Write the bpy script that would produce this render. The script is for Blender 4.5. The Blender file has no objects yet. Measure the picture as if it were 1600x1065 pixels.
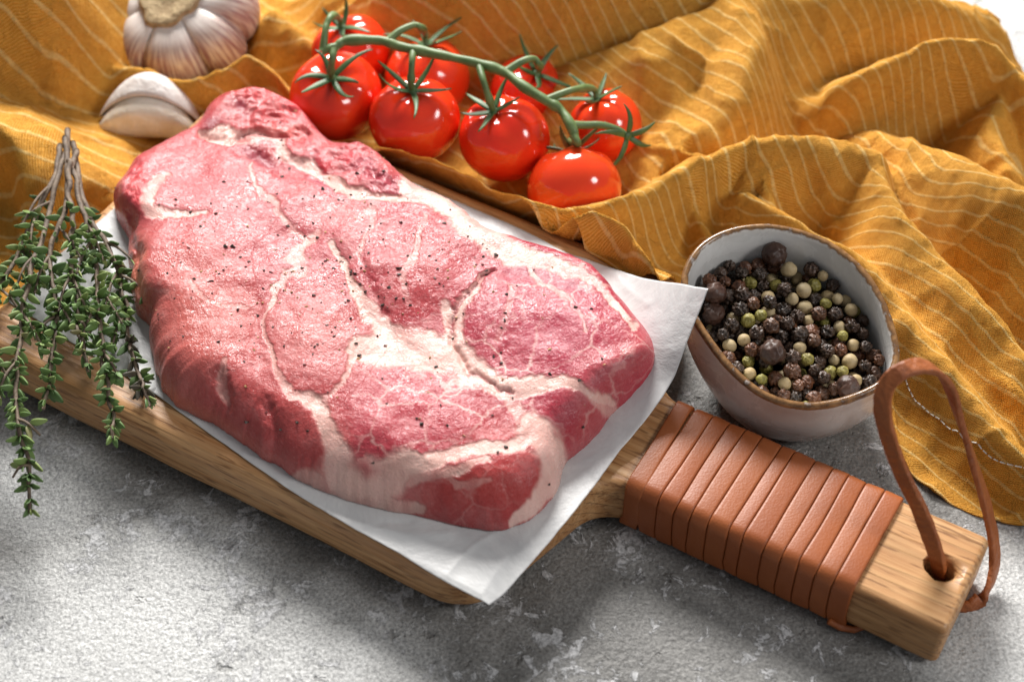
import bpy, bmesh, math, random
import numpy as np
from mathutils import Vector, Matrix
from mathutils.geometry import tessellate_polygon

random.seed(7)
rng = np.random.default_rng(7)
scene = bpy.context.scene
col = scene.collection
MM = 0.001

# ------------------------------------------------------------------ camera
F_PX, PITCH, DIST = 2600.0, math.radians(49.0), 605.0     # millimetres / photo pixels
CAM = np.array([0.0, -DIST * math.cos(PITCH), DIST * math.sin(PITCH)])
FWD = np.array([0.0, math.cos(PITCH), -math.sin(PITCH)])
UPV = np.array([0.0, math.sin(PITCH), math.cos(PITCH)])
cam = bpy.data.cameras.new('camera')
cam_ob = bpy.data.objects.new('camera', cam)
col.objects.link(cam_ob)
cam_ob.location = CAM * MM
cam_ob.rotation_euler = (math.pi / 2 - PITCH, 0, 0)
cam.sensor_width = 36.0
cam.lens = F_PX / 1600.0 * 36.0
cam.clip_start, cam.clip_end = 0.01, 20.0
cam.dof.use_dof = True
cam.dof.focus_distance = 0.562
cam.dof.aperture_fstop = 9.0
scene.camera = cam_ob

# ------------------------------------------------------------------ light
world = bpy.data.worlds.new('World')
scene.world = world
world.use_nodes = True
bg = world.node_tree.nodes['Background']
bg.inputs[0].default_value = (0.93, 0.96, 1.0, 1)
bg.inputs[1].default_value = 0.20


def area_light(name, loc, target, size, size_y, power, color):
    l = bpy.data.lights.new(name, 'AREA')
    l.shape = 'ELLIPSE'
    l.size, l.size_y = size, size_y
    l.energy = power
    l.color = color
    o = bpy.data.objects.new(name, l)
    col.objects.link(o)
    o.location = loc
    o.rotation_euler = (Vector(target) - Vector(loc)).to_track_quat('-Z', 'Y').to_euler()
    return o


area_light('key_lamp', (-0.12, 1.08, 0.84), (0, 0.03, 0), 0.62, 0.46, 40.0, (1.0, 0.975, 0.94))
area_light('side_lamp', (1.05, -0.45, 0.95), (0.0, 0, 0), 0.42, 0.42, 7.5, (1.0, 0.98, 0.96))
scene.view_settings.view_transform = 'Standard'
scene.view_settings.look = 'None'
scene.view_settings.gamma = 1.0
scene.view_settings.exposure = 0.18
scene.view_settings.use_curve_mapping = False
scene.cycles.max_bounces = 8


# ------------------------------------------------------------------ helpers
def W(px, py, z):
    """photo pixel -> world point (mm) at height z"""
    d = FWD + (px - 800.0) / F_PX * np.array([1.0, 0, 0]) - (py - 532.5) / F_PX * UPV
    return CAM + d * ((z - CAM[2]) / d[2])


def to_px(P):
    q = np.asarray(P, float) - CAM
    d = q @ FWD
    return np.stack([800 + F_PX * q[..., 0] / d, 532.5 - F_PX * (q @ UPV) / d], -1)


BA = math.radians(-30.0)
BU = np.array([math.cos(BA), math.sin(BA)])
BV = np.array([-math.sin(BA), math.cos(BA)])
ZB0, ZB1 = 2.0, 22.0            # underside and top of the board


def b2w(u, v):
    return u * BU + v * BV


def _h(i, j, k, seed):
    n = (i.astype(np.int64) * 374761393 + j.astype(np.int64) * 668265263 + k.astype(np.int64) * 2147483647 + seed * 974634341) & 0xffffffff
    n = ((n ^ (n >> 13)) * 1274126177) & 0xffffffff
    n = ((n ^ (n >> 16)) * 2246822519) & 0xffffffff
    return ((n ^ (n >> 15)) & 0xffff) / 32767.5 - 1.0


def vnoise(p, seed=0):
    p = np.asarray(p, float)
    if p.shape[-1] == 2:
        p = np.concatenate([p, np.zeros(p.shape[:-1] + (1,))], -1)
    f = np.floor(p)
    t = p - f
    t = t * t * t * (t * (t * 6 - 15) + 10)
    i, j, k = f[..., 0].astype(int), f[..., 1].astype(int), f[..., 2].astype(int)
    r = 0
    for a in (0, 1):
        for b in (0, 1):
            for c in (0, 1):
                w = (t[..., 0] if a else 1 - t[..., 0]) * (t[..., 1] if b else 1 - t[..., 1]) * (t[..., 2] if c else 1 - t[..., 2])
                r = r + w * _h(i + a, j + b, k + c, seed)
    return r


def fbm(p, seed=0, octv=4, gain=0.5):
    r, a, p = 0, 1.0, np.asarray(p, float)
    for o in range(octv):
        r = r + a * vnoise(p + 17.3 * o, seed + o)
        a *= gain
        p = p * 2.03
    return r


def sstep(a, b, x):
    t = np.clip((x - a) / (b - a), 0, 1)
    return t * t * (3 - 2 * t)


def spline(pts, n):
    """Catmull-Rom through pts, n samples"""
    p = np.asarray(pts, float)
    q = np.vstack([2 * p[0] - p[1], p, 2 * p[-1] - p[-2]])
    m = len(p) - 1
    t = np.linspace(0, m, n)
    i = np.minimum(t.astype(int), m - 1)
    f = (t - i)[:, None]
    a, b, c, d = q[i], q[i + 1], q[i + 2], q[i + 3]
    return 0.5 * (2 * b + (c - a) * f + (2 * a - 5 * b + 4 * c - d) * f ** 2 + (3 * b - a - 3 * c + d) * f ** 3)


def closed_spline(pts, n):
    p = np.asarray(pts, float)
    m = len(p)
    t = np.linspace(0, m, n, endpoint=False)
    i = t.astype(int)
    f = (t - i)[:, None]
    a, b, c, d = p[(i - 1) % m], p[i % m], p[(i + 1) % m], p[(i + 2) % m]
    return 0.5 * (2 * b + (c - a) * f + (2 * a - 5 * b + 4 * c - d) * f ** 2 + (3 * b - a - 3 * c + d) * f ** 3)


def polyline_dist(P, poly, vals=None, reach=1e9):
    """distance, side (+1 left of travel) and interpolated values of the nearest polyline point; beyond reach only 'far'"""
    N = len(P)
    bestN = np.full(N, 1e6)
    sideN = np.zeros(N)
    outN = None if vals is None else np.zeros((N,) + vals.shape[1:])
    lo, hi = poly.min(0) - reach, poly.max(0) + reach
    idx = np.nonzero(((P >= lo) & (P <= hi)).all(1))[0]
    P = P[idx]
    best = np.full(len(P), 1e18)
    side = np.zeros(len(P))
    seg = np.zeros(len(P), int)
    tt_ = np.zeros(len(P))
    for s in range(len(poly) - 1):
        a, b = poly[s], poly[s + 1]
        ab = b - a
        qx, qy = P[:, 0] - a[0], P[:, 1] - a[1]
        t = np.clip((qx * ab[0] + qy * ab[1]) / (ab @ ab + 1e-12), 0, 1)
        qx, qy = qx - t * ab[0], qy - t * ab[1]
        d2 = qx * qx + qy * qy
        m = d2 < best
        best[m] = d2[m]
        side[m] = np.sign(ab[0] * qy - ab[1] * qx)[m]
        seg[m] = s
        tt_[m] = t[m]
    if len(idx):
        bestN[idx] = np.sqrt(best)
        sideN[idx] = side
        if vals is not None:
            w = tt_[:, None] if vals.ndim == 2 else tt_
            outN[idx] = vals[seg] + (vals[seg + 1] - vals[seg]) * w
    return bestN, sideN, outN


def mk(name, verts, faces, mat, parent=None, origin=(0, 0, 0), smooth=True):
    """one mesh object from vertices in mm; origin (mm) becomes the object's location"""
    v = (np.asarray(verts, float) - np.asarray(origin, float)) * MM
    me = bpy.data.meshes.new(name)
    if isinstance(faces, np.ndarray) and len(faces) and faces.ndim == 2:
        k = faces.shape[1]
        me.vertices.add(len(v))
        me.vertices.foreach_set('co', v.ravel())
        me.loops.add(faces.size)
        me.loops.foreach_set('vertex_index', faces.ravel().astype(np.int32))
        me.polygons.add(len(faces))
        me.polygons.foreach_set('loop_start', np.arange(0, faces.size, k, dtype=np.int32))
        me.update(calc_edges=True)
    else:
        me.from_pydata([tuple(x) for x in v], [], [tuple(int(i) for i in f) for f in faces])
    me.polygons.foreach_set('use_smooth', [smooth] * len(me.polygons))
    me.update()
    if mat is not None:
        me.materials.append(mat)
    return mko(name, me, parent, origin)


def mko(name, me, parent=None, origin=(0, 0, 0)):
    o = bpy.data.objects.new(name, me)
    col.objects.link(o)
    o.location = Vector(origin) * MM
    if parent is not None:
        o.parent = parent
    return o


def empty(name, loc, rz=0.0):
    o = bpy.data.objects.new(name, None)
    col.objects.link(o)
    o.empty_display_size = 0.01
    o.location = Vector([float(x) for x in loc]) * MM
    o.rotation_euler = (0, 0, rz)
    return o


def tag(o, label=None, cat=None, group=None, kind=None):
    for k, v in (('label', label), ('category', cat), ('group', group), ('kind', kind)):
        if v:
            o[k] = v
    return o


def grid_faces(nu, nv, wrap_u=False, wrap_v=False):
    """index grid of nu rows x nv columns -> quads"""
    I = np.arange(nu * nv).reshape(nu, nv)
    if wrap_u:
        I = np.vstack([I, I[:1]])
    if wrap_v:
        I = np.hstack([I, I[:, :1]])
    return np.stack([I[:-1, :-1], I[:-1, 1:], I[1:, 1:], I[1:, :-1]], -1).reshape(-1, 4)


def fattr(me, name, vals):
    a = me.attributes.new(name, 'FLOAT', 'POINT')
    a.data.foreach_set('value', np.asarray(vals, np.float32))


def cattr(me, name, rgb):
    a = me.color_attributes.new(name, 'FLOAT_COLOR', 'POINT')
    c = np.ones((len(rgb), 4), np.float32)
    c[:, :3] = rgb
    a.data.foreach_set('color', c.ravel())


def tube(path, radii, seg=10, cap=True, squash=None):
    """swept tube through path (mm) -> verts, faces"""
    p = np.asarray(path, float)
    n = len(p)
    r = np.broadcast_to(np.asarray(radii, float), (n,)) if np.ndim(radii) else np.full(n, float(radii))
    t = np.gradient(p, axis=0)
    t /= np.linalg.norm(t, axis=1, keepdims=True) + 1e-9
    up = np.array([0.13, 0.21, 0.97])
    nrm = up - t[0] * (up @ t[0])
    nrm /= np.linalg.norm(nrm) + 1e-9
    V = []
    for i in range(n):
        nrm = nrm - t[i] * (nrm @ t[i])
        nrm /= np.linalg.norm(nrm) + 1e-9
        b = np.cross(t[i], nrm)
        for k in range(seg):
            a = 2 * math.pi * k / seg
            V.append(p[i] + r[i] * (math.cos(a) * nrm + math.sin(a) * b))
    Fq = [tuple(f) for f in grid_faces(n, seg, wrap_v=True)]
    if cap:
        V.append(p[0]); V.append(p[-1])
        for k in range(seg):
            Fq.append((k, (k + 1) % seg, n * seg))
            Fq.append(((n - 1) * seg + (k + 1) % seg, (n - 1) * seg + k, n * seg + 1))
    return V, Fq


def ico(sub):
    bm = bmesh.new()
    bmesh.ops.create_icosphere(bm, subdivisions=sub, radius=1.0)
    v = np.array([tuple(x.co) for x in bm.verts])
    bm.verts.index_update()
    fcs = np.array([[x.index for x in fc.verts] for fc in bm.faces])
    bm.free()
    return v, fcs


class MB:
    def __init__(self):
        self.v, self.f = [], []

    def add(self, V, Fq):
        o = len(self.v)
        self.v += [tuple(x) for x in V]
        self.f += [tuple(i + o for i in f) for f in Fq]


# ------------------------------------------------------------------ materials
LIGHT_POOLS = [tuple(W(x, y, 0)[:2]) + (r,) for x, y, r in [(200, 1010, 75), (20, 1060, 70), (480, 1080, 55), (1590, 930, 42), (1640, 1060, 55), (1590, 10, 80), (60, 760, 35)]]  # centres and radii of the light pools painted on the tabletop


class NT:
    def __init__(self, name):
        self.m = bpy.data.materials.new(name)
        self.m.use_nodes = True
        self.t = self.m.node_tree
        self.b = self.t.nodes['Principled BSDF']
        self.out = self.t.nodes['Material Output']

    def n(self, kind, **kw):
        nd = self.t.nodes.new(kind)
        for k, v in kw.items():
            setattr(nd, k, v)
        return nd

    def put(self, sock, val):
        if hasattr(val, 'is_output'):
            self.t.links.new(val, sock)
        else:
            sock.default_value = val if not isinstance(val, tuple) or len(val) != 3 or sock.type != 'RGBA' else val + (1,)

    def coord(self, kind='Object', scale=(1, 1, 1), rot=(0, 0, 0), loc=(0, 0, 0)):
        c = self.n('ShaderNodeTexCoord').outputs[kind]
        m = self.n('ShaderNodeMapping')
        self.t.links.new(c, m.inputs['Vector'])
        m.inputs['Scale'].default_value = scale
        m.inputs['Rotation'].default_value = rot
        m.inputs['Location'].default_value = loc
        return m.outputs[0]

    def noise(self, vec, scale, detail=4, rough=0.55, dist=0.0, out=0):
        x = self.n('ShaderNodeTexNoise')
        self.t.links.new(vec, x.inputs['Vector'])
        x.inputs['Scale'].default_value = scale
        x.inputs['Detail'].default_value = detail
        x.inputs['Roughness'].default_value = rough
        x.inputs['Distortion'].default_value = dist
        return x.outputs[out]

    def vor(self, vec, scale, feature='F1', out='Distance', rnd=1.0):
        x = self.n('ShaderNodeTexVoronoi', feature=feature)
        self.t.links.new(vec, x.inputs['Vector'])
        x.inputs['Scale'].default_value = scale
        x.inputs['Randomness'].default_value = rnd
        return x.outputs[out]

    def ramp(self, fac, stops, interp='LINEAR'):
        x = self.n('ShaderNodeValToRGB')
        self.t.links.new(fac, x.inputs[0])
        cr = x.color_ramp
        cr.interpolation = interp
        while len(cr.elements) < len(stops):
            cr.elements.new(0.5)
        for e, (p, c) in zip(cr.elements, stops):
            e.position = p
            e.color = (c, c, c, 1) if not isinstance(c, tuple) else c + (1,)
        return x.outputs[0]

    def math(self, op, a, b=0.0, c=0.0, clamp=False):
        x = self.n('ShaderNodeMath', operation=op, use_clamp=clamp)
        for s, v in zip(x.inputs, (a, b, c)):
            self.put(s, v)
        return x.outputs[0]

    def mix(self, fac, a, b, mode='MIX'):
        x = self.n('ShaderNodeMix', data_type='RGBA', blend_type=mode)
        self.put(x.inputs[0], fac)
        self.put(x.inputs[6], a)
        self.put(x.inputs[7], b)
        return x.outputs[2]

    def bump(self, height, strength, dist, normal=None):
        x = self.n('ShaderNodeBump')
        self.put(x.inputs['Height'], height)
        x.inputs['Strength'].default_value = strength
        x.inputs['Distance'].default_value = dist
        if normal is not None:
            self.put(x.inputs['Normal'], normal)
        return x.outputs[0]

    def attr(self, name, out='Fac'):
        return self.n('ShaderNodeAttribute', attribute_name=name).outputs[out]

    def objrand(self):
        return self.n('ShaderNodeObjectInfo').outputs['Random']

    def set(self, **kw):
        for k, v in kw.items():
            self.put(self.b.inputs[k.replace('_', ' ')], v)
        return self.m


def mat_table():
    t = NT('grey_stone')
    c = t.coord()
    big = t.noise(c, 7, 4, 0.6, 0.5)
    mid = t.noise(c, 45, 6, 0.65, 0.8)
    base = t.mix(t.ramp(mid, [(0.3, 0.0), (0.7, 1.0)]), (0.10, 0.097, 0.091), (0.215, 0.21, 0.2))
    # pools of light painted into the stone colour, edges broken by noise
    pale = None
    for (x, y, r) in LIGHT_POOLS:
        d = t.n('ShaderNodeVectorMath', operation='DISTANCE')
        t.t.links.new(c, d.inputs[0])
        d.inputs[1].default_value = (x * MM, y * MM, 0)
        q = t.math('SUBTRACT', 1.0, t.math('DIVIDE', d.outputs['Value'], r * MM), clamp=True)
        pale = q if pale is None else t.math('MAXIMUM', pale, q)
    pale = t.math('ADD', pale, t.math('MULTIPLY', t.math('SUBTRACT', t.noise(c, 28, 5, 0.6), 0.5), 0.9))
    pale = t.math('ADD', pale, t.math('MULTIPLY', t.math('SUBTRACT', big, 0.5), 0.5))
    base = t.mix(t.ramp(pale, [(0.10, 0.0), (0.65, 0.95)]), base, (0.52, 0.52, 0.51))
    chip = t.noise(c, 150, 7, 0.72, 0.9)
    zone = t.noise(c, 30, 4, 0.6)
    pick = t.math('ADD', chip, t.math('MULTIPLY', t.math('SUBTRACT', zone, 0.5), 0.75))
    chipm = t.ramp(pick, [(0.565, 0.0), (0.615, 1.0)])
    colr = t.mix(t.math('MULTIPLY', chipm, 0.7), base, (0.52, 0.52, 0.53))
    pit = t.ramp(t.math('ADD', t.noise(c, 95, 4, 0.6), t.math('MULTIPLY', zone, -0.4)), [(0.10, 1.0), (0.17, 0.0)])
    colr = t.mix(t.math('MULTIPLY', pit, 0.5), colr, (0.07, 0.066, 0.06))
    speck = t.noise(c, 900, 3, 0.7)
    colr = t.mix(0.75, colr, t.ramp(speck, [(0.32, 0.2), (0.68, 0.8)]), 'OVERLAY')
    fine = t.noise(c, 900, 4, 0.65, 0.3)
    peb = t.noise(c, 420, 3, 0.5, 0.3)
    h = t.math('ADD', t.math('MULTIPLY', fine, 0.5), t.math('ADD', peb, t.math('MULTIPLY', chipm, 0.3)))
    h = t.math('SUBTRACT', t.math('ADD', h, t.math('MULTIPLY', mid, 0.5)), t.math('MULTIPLY', pit, 0.8))
    nr = t.bump(h, 0.75, 0.0008)
    return t.set(Base_Color=colr, Roughness=t.ramp(mid, [(0.3, 0.42), (0.7, 0.62)]), Normal=nr)


def mat_wood():
    t = NT('beech_wood')
    c = t.coord()
    warp = t.noise(t.coord(scale=(4, 22, 22)), 1.0, 3, 0.5, out=1)
    # growth rings round an axis far below the board
    sep = t.n('ShaderNodeSeparateXYZ')
    t.t.links.new(c, sep.inputs[0])
    dz = t.math('ADD', sep.outputs[2], 0.055)
    dy = t.math('ADD', sep.outputs[1], 0.075)
    rad = t.math('SQRT', t.math('ADD', t.math('MULTIPLY', dz, dz), t.math('MULTIPLY', dy, dy)))
    wsep = t.n('ShaderNodeSeparateXYZ')
    t.t.links.new(warp, wsep.inputs[0])
    rad = t.math('ADD', rad, t.math('MULTIPLY', wsep.outputs[0], 0.016))
    ring = t.math('FRACT', t.math('MULTIPLY', rad, 290))
    ringc = t.ramp(ring, [(0.0, 0.15), (0.55, 0.55), (0.9, 1.0), (1.0, 0.15)])
    fib = t.noise(t.coord(scale=(14, 420, 420)), 1.0, 5, 0.7)
    fleck = t.noise(t.coord(scale=(75, 850, 850)), 1.0, 2, 0.5)
    big = t.noise(t.coord(scale=(5, 16, 30)), 1.0, 3, 0.5)
    base = t.mix(ringc, (0.47, 0.21, 0.066), (0.25, 0.092, 0.024))
    base = t.mix(t.ramp(fib, [(0.3, 0.0), (0.72, 1.0)]), base, (0.70, 0.43, 0.21))
    base = t.mix(t.math('MULTIPLY', t.ramp(fleck, [(0.56, 0.0), (0.63, 1.0)]), 0.7), base, (0.15, 0.06, 0.02))
    base = t.mix(t.ramp(big, [(0.35, 0.0), (0.7, 0.5)]), base, (0.33, 0.145, 0.045))
    h = t.math('ADD', fib, t.math('MULTIPLY', ringc, -0.6))
    return t.set(Base_Color=base, Roughness=t.ramp(fib, [(0.3, 0.5), (0.7, 0.36)]), Normal=t.bump(h, 0.5, 0.0006))


def mat_leather(name, c0, c1, rough, grain=700, suede=False):
    t = NT(name)
    c = t.coord()
    n1 = t.noise(c, 55, 4, 0.6)
    base = t.mix(t.ramp(n1, [(0.3, 0.0), (0.7, 1.0)]), c0, c1)
    rnd = t.math('MULTIPLY', t.math('SUBTRACT', t.objrand(), 0.5), 0.9)
    base = t.mix(t.math('ADD', 0.5, rnd), base, t.mix(0.5, base, (0.9, 0.75, 0.6), 'MULTIPLY'))
    v = t.vor(c, grain, 'F1')
    n2 = t.noise(c, grain * 1.3, 3, 0.6)
    h = t.math('ADD', v, n2)
    crease = t.noise(t.coord(scale=(160, 40, 40)), 1.0, 4, 0.6, 0.5)
    h = t.math('ADD', h, t.math('MULTIPLY', crease, 1.2))
    return t.set(Base_Color=base, Roughness=rough, Normal=t.bump(h, 0.85 if suede else 0.16, 0.0005 if suede else 0.0003))


def mat_paper():
    t = NT('parchment')
    c = t.coord()
    n1 = t.noise(c, 34, 6, 0.65, 0.5)
    n2 = t.noise(c, 350, 3, 0.6)
    base = t.mix(t.ramp(n1, [(0.42, 0.0), (0.72, 1.0)]), (0.72, 0.72, 0.715), (0.54, 0.545, 0.55))
    h = t.math('ADD', t.math('MULTIPLY', n1, 2.0), t.math('MULTIPLY', n2, 0.12))
    nr = t.bump(h, 0.35, 0.0016)
    t.set(Base_Color=base, Roughness=0.42, Normal=nr)
    tr = t.n('ShaderNodeBsdfTranslucent')
    tr.inputs[0].default_value = (0.75, 0.74, 0.72, 1)
    mx = t.n('ShaderNodeMixShader')
    mx.inputs[0].default_value = 0.15
    t.t.links.new(t.b.outputs[0], mx.inputs[1])
    t.t.links.new(tr.outputs[0], mx.inputs[2])
    t.t.links.new(mx.outputs[0], t.out.inputs[0])
    return t.m


def mat_meat():
    t = NT('raw_meat')
    c = t.coord()
    base = t.attr('tone', 'Color')
    fat = t.attr('fat')
    lean = t.math('SUBTRACT', 1.0, fat, clamp=True)
    fv = t.n('ShaderNodeMapping')
    t.t.links.new(t.attr('fibre', 'Vector'), fv.inputs['Vector'])
    fv.inputs['Scale'].default_value = (0.13, 1.15, 1.2)
    fib = t.noise(fv.outputs[0], 1.0, 5, 0.6, 0.7)
    base = t.mix(t.math('MULTIPLY', t.math('MULTIPLY', t.ramp(fib, [(0.40, 0.0), (0.68, 1.0)]), 0.34), lean), base, t.mix(1.0, base, (0.74, 0.46, 0.48), 'MULTIPLY'))
    base = t.mix(t.math('MULTIPLY', t.ramp(fib, [(0.28, 0.22), (0.42, 0.0)]), lean), base, (0.68, 0.33, 0.31))
    # thin pale marbling
    wv = t.noise(c, 45, 4, 0.6, out=1)
    vv = t.n('ShaderNodeVectorMath', operation='MULTIPLY_ADD')
    t.t.links.new(wv, vv.inputs[0])
    vv.inputs[1].default_value = (0.018, 0.018, 0.018)
    t.t.links.new(c, vv.inputs[2])
    vein = t.vor(vv.outputs[0], 62, 'DISTANCE_TO_EDGE')
    where = t.noise(c, 30, 3, 0.5)
    veinm = t.math('MULTIPLY', t.ramp(vein, [(0.0, 1.0), (0.05, 0.0)]), t.ramp(where, [(0.46, 0.0), (0.64, 0.85)]))
    base = t.mix(t.math('MULTIPLY', veinm, t.attr('marble')), base, (0.72, 0.44, 0.40))
    blot = t.noise(c, 75, 6, 0.72, 0.4)
    base = t.mix(t.ramp(blot, [(0.5, 0.0), (0.78, 0.30)]), base, (0.70, 0.36, 0.34))
    n1 = t.noise(c, 520, 4, 0.6, 1.6)
    n0 = t.noise(c, 110, 4, 0.55, 0.8)
    h = t.math('ADD', t.math('MULTIPLY', n1, 0.62), t.math('MULTIPLY', fib, 0.22))
    h = t.math('ADD', h, t.math('MULTIPLY', n0, 0.35))
    nr = t.bump(h, 0.60, 0.0009)
    nr = t.bump(t.math('ADD', fat, t.math('MULTIPLY', t.noise(c, 160, 4, 0.6), 0.3)), 0.5, 0.0009, nr)
    rg = t.ramp(t.noise(c, 65, 5, 0.65), [(0.34, 0.15), (0.66, 0.42)])
    t.b.subsurface_method = 'RANDOM_WALK'
    return t.set(Base_Color=base, Roughness=rg, Normal=nr, Subsurface_Weight=0.18, Subsurface_Radius=(0.0035, 0.0012, 0.001),
                 Subsurface_Scale=1.0, Specular_IOR_Level=0.29)


def mat_linen():
    t = NT('mustard_linen')
    uv = t.n('ShaderNodeUVMap').outputs[0]
    sep = t.n('ShaderNodeSeparateXYZ')
    t.t.links.new(uv, sep.inputs[0])
    c = t.coord()
    u, v = sep.outputs[0], sep.outputs[1]          # millimetres on the flat cloth
    wob = t.math('MULTIPLY', t.math('SUBTRACT', t.noise(c, 90, 2, 0.5), 0.5), 1.2)
    vv = t.math('ADD', v, wob)
    st = t.math('PINGPONG', vv, 3.2)
    line = t.ramp(st, [(0.32, 1.0), (0.66, 0.0)])
    line = t.math('MULTIPLY', line, t.ramp(t.noise(c, 500, 2, 0.5), [(0.3, 0.45), (0.6, 0.95)]))
    n1 = t.noise(c, 600, 4, 0.7)
    nb = t.noise(c, 25, 3, 0.5)
    base = t.mix(t.ramp(n1, [(0.3, 0.0), (0.7, 1.0)]), (0.68, 0.275, 0.022), (0.86, 0.43, 0.062))
    base = t.mix(t.ramp(nb, [(0.35, 0.0), (0.75, 0.35)]), base, (0.82, 0.41, 0.07))
    # threads of the weave
    wu = t.math('SINE', t.math('MULTIPLY', t.math('ADD', u, t.math('MULTIPLY', n1, 0.3)), 8.4))
    wv = t.math('SINE', t.math('MULTIPLY', t.math('ADD', v, t.math('MULTIPLY', n1, 0.3)), 8.4))
    weave = t.math('MULTIPLY', wu, wv)
    base = t.mix(t.math('MULTIPLY', t.ramp(weave, [(0.30, 0.0), (0.85, 1.0)]), 0.55), base, (0.92, 0.60, 0.22))
    base = t.mix(t.math('MULTIPLY', t.ramp(weave, [(0.0, 1.0), (0.25, 0.0)]), 0.30), base, (0.30, 0.10, 0.008))
    base = t.mix(t.math('MULTIPLY', line, 0.72), base, (0.90, 0.66, 0.27))
    wr = t.noise(c, 150, 5, 0.65, 1.2)
    h = t.math('ADD', t.math('MULTIPLY', weave, 0.24), t.math('ADD', t.math('MULTIPLY', n1, 0.35), t.math('MULTIPLY', line, 0.35)))
    nr = t.bump(wr, 0.8, 0.0026)
    nr = t.bump(h, 1.0, 0.0007, nr)
    return t.set(Base_Color=base, Roughness=0.85, Normal=nr, Specular_IOR_Level=0.15)


def mat_tomato():
    t = NT('tomato_skin')
    c = t.coord()
    n = t.noise(c, 60, 3, 0.5)
    base = t.mix(t.ramp(n, [(0.3, 0.0), (0.75, 1.0)]), (0.72, 0.022, 0.009), (0.80, 0.05, 0.011))
    base = t.mix(t.math('MULTIPLY', t.objrand(), 0.5), base, (0.72, 0.075, 0.012))
    sp = t.vor(c, 420)
    base = t.mix(t.math('MULTIPLY', t.ramp(sp, [(0.0, 1.0), (0.12, 0.0)]), 0.25), base, (0.8, 0.2, 0.04))
    return t.set(Base_Color=base, Roughness=t.ramp(t.noise(c, 90, 4, 0.6), [(0.35, 0.08), (0.75, 0.2)]), Subsurface_Weight=0.12, Subsurface_Radius=(0.004, 0.0009, 0.0004), Subsurface_Scale=1.0,
                 Specular_IOR_Level=0.5, Coat_Weight=0.2, Coat_Roughness=0.06, Normal=t.bump(t.noise(c, 160, 2, 0.5), 0.03, 0.0006))


def mat_simple(name, c0, c1, scale=120, rough=0.5, bump=0.2, dist=0.0005, detail=4, **kw):
    t = NT(name)
    c = t.coord()
    n = t.noise(c, scale, detail, 0.6, 0.3)
    base = t.mix(t.ramp(n, [(0.3, 0.0), (0.7, 1.0)]), c0, c1)
    return t.set(Base_Color=base, Roughness=rough, Normal=t.bump(n, bump, dist), **kw)


def mat_leaf():
    t = NT('thyme_leaf')
    c = t.coord()
    r = t.objrand()
    base = t.ramp(r, [(0.0, (0.045, 0.10, 0.02)), (0.4, (0.09, 0.17, 0.035)), (0.8, (0.16, 0.245, 0.06)), (0.96, (0.25, 0.31, 0.09)), (1.0, (0.18, 0.13, 0.06))])
    n = t.noise(c, 500, 3, 0.6)
    base = t.mix(t.ramp(n, [(0.35, 0.0), (0.75, 0.5)]), base, (0.22, 0.31, 0.15))
    return t.set(Base_Color=base, Roughness=0.58, Normal=t.bump(n, 0.6, 0.0005), Subsurface_Weight=0.08, Subsurface_Radius=(0.0006, 0.001, 0.0003))


def mat_bowl():
    t = NT('glazed_stoneware')
    c = t.coord()
    hgt = t.attr('rimness')
    n1 = t.noise(c, 60, 5, 0.65, 0.5)
    n2 = t.noise(c, 330, 3, 0.6)
    base = t.mix(t.ramp(n1, [(0.35, 0.0), (0.7, 1.0)]), (0.64, 0.63, 0.605), (0.80, 0.795, 0.78))
    body = t.mix(t.ramp(n1, [(0.3, 0.0), (0.7, 1.0)]), (0.50, 0.42, 0.37), (0.66, 0.61, 0.57))
    base = t.mix(t.attr('outside'), base, body)
    spots = t.vor(c, 130, 'F1')
    base = t.mix(t.math('MULTIPLY', t.ramp(spots, [(0.0, 1.0), (0.07, 0.0)]), t.ramp(n2, [(0.5, 0.0), (0.6, 0.7)])), base, (0.10, 0.055, 0.03))
    rim = t.math('ADD', hgt, t.math('MULTIPLY', t.math('SUBTRACT', n2, 0.5), 1.0))
    rimc = t.mix(t.ramp(n2, [(0.35, 0.0), (0.65, 1.0)]), (0.085, 0.036, 0.012), (0.30, 0.155, 0.06))
    base = t.mix(t.ramp(rim, [(0.42, 0.0), (0.66, 1.0)]), base, rimc)
    return t.set(Base_Color=base, Roughness=t.ramp(n1, [(0.3, 0.2), (0.7, 0.34)]), Coat_Weight=0.3, Coat_Roughness=0.12, Normal=t.bump(n1, 0.18, 0.0012))


def mat_pepper(name, c0, c1, rough, scale=420, bump=0.6, hi=None):
    t = NT(name)
    c = t.coord()
    n = t.noise(c, scale, 4, 0.65, 0.6)
    base = t.mix(t.ramp(n, [(0.32, 0.0), (0.7, 1.0)]), c0, c1)
    base = t.mix(t.math('MULTIPLY', t.objrand(), 0.6), base, t.mix(1.0, base, hi or (1.7, 1.2, 0.9), 'MULTIPLY'))
    cr = t.attr('crest')
    base = t.mix(t.math('MULTIPLY', cr, 0.5), base, c1)
    return t.set(Base_Color=base, Roughness=rough, Normal=t.bump(n, bump, 0.0006))


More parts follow.
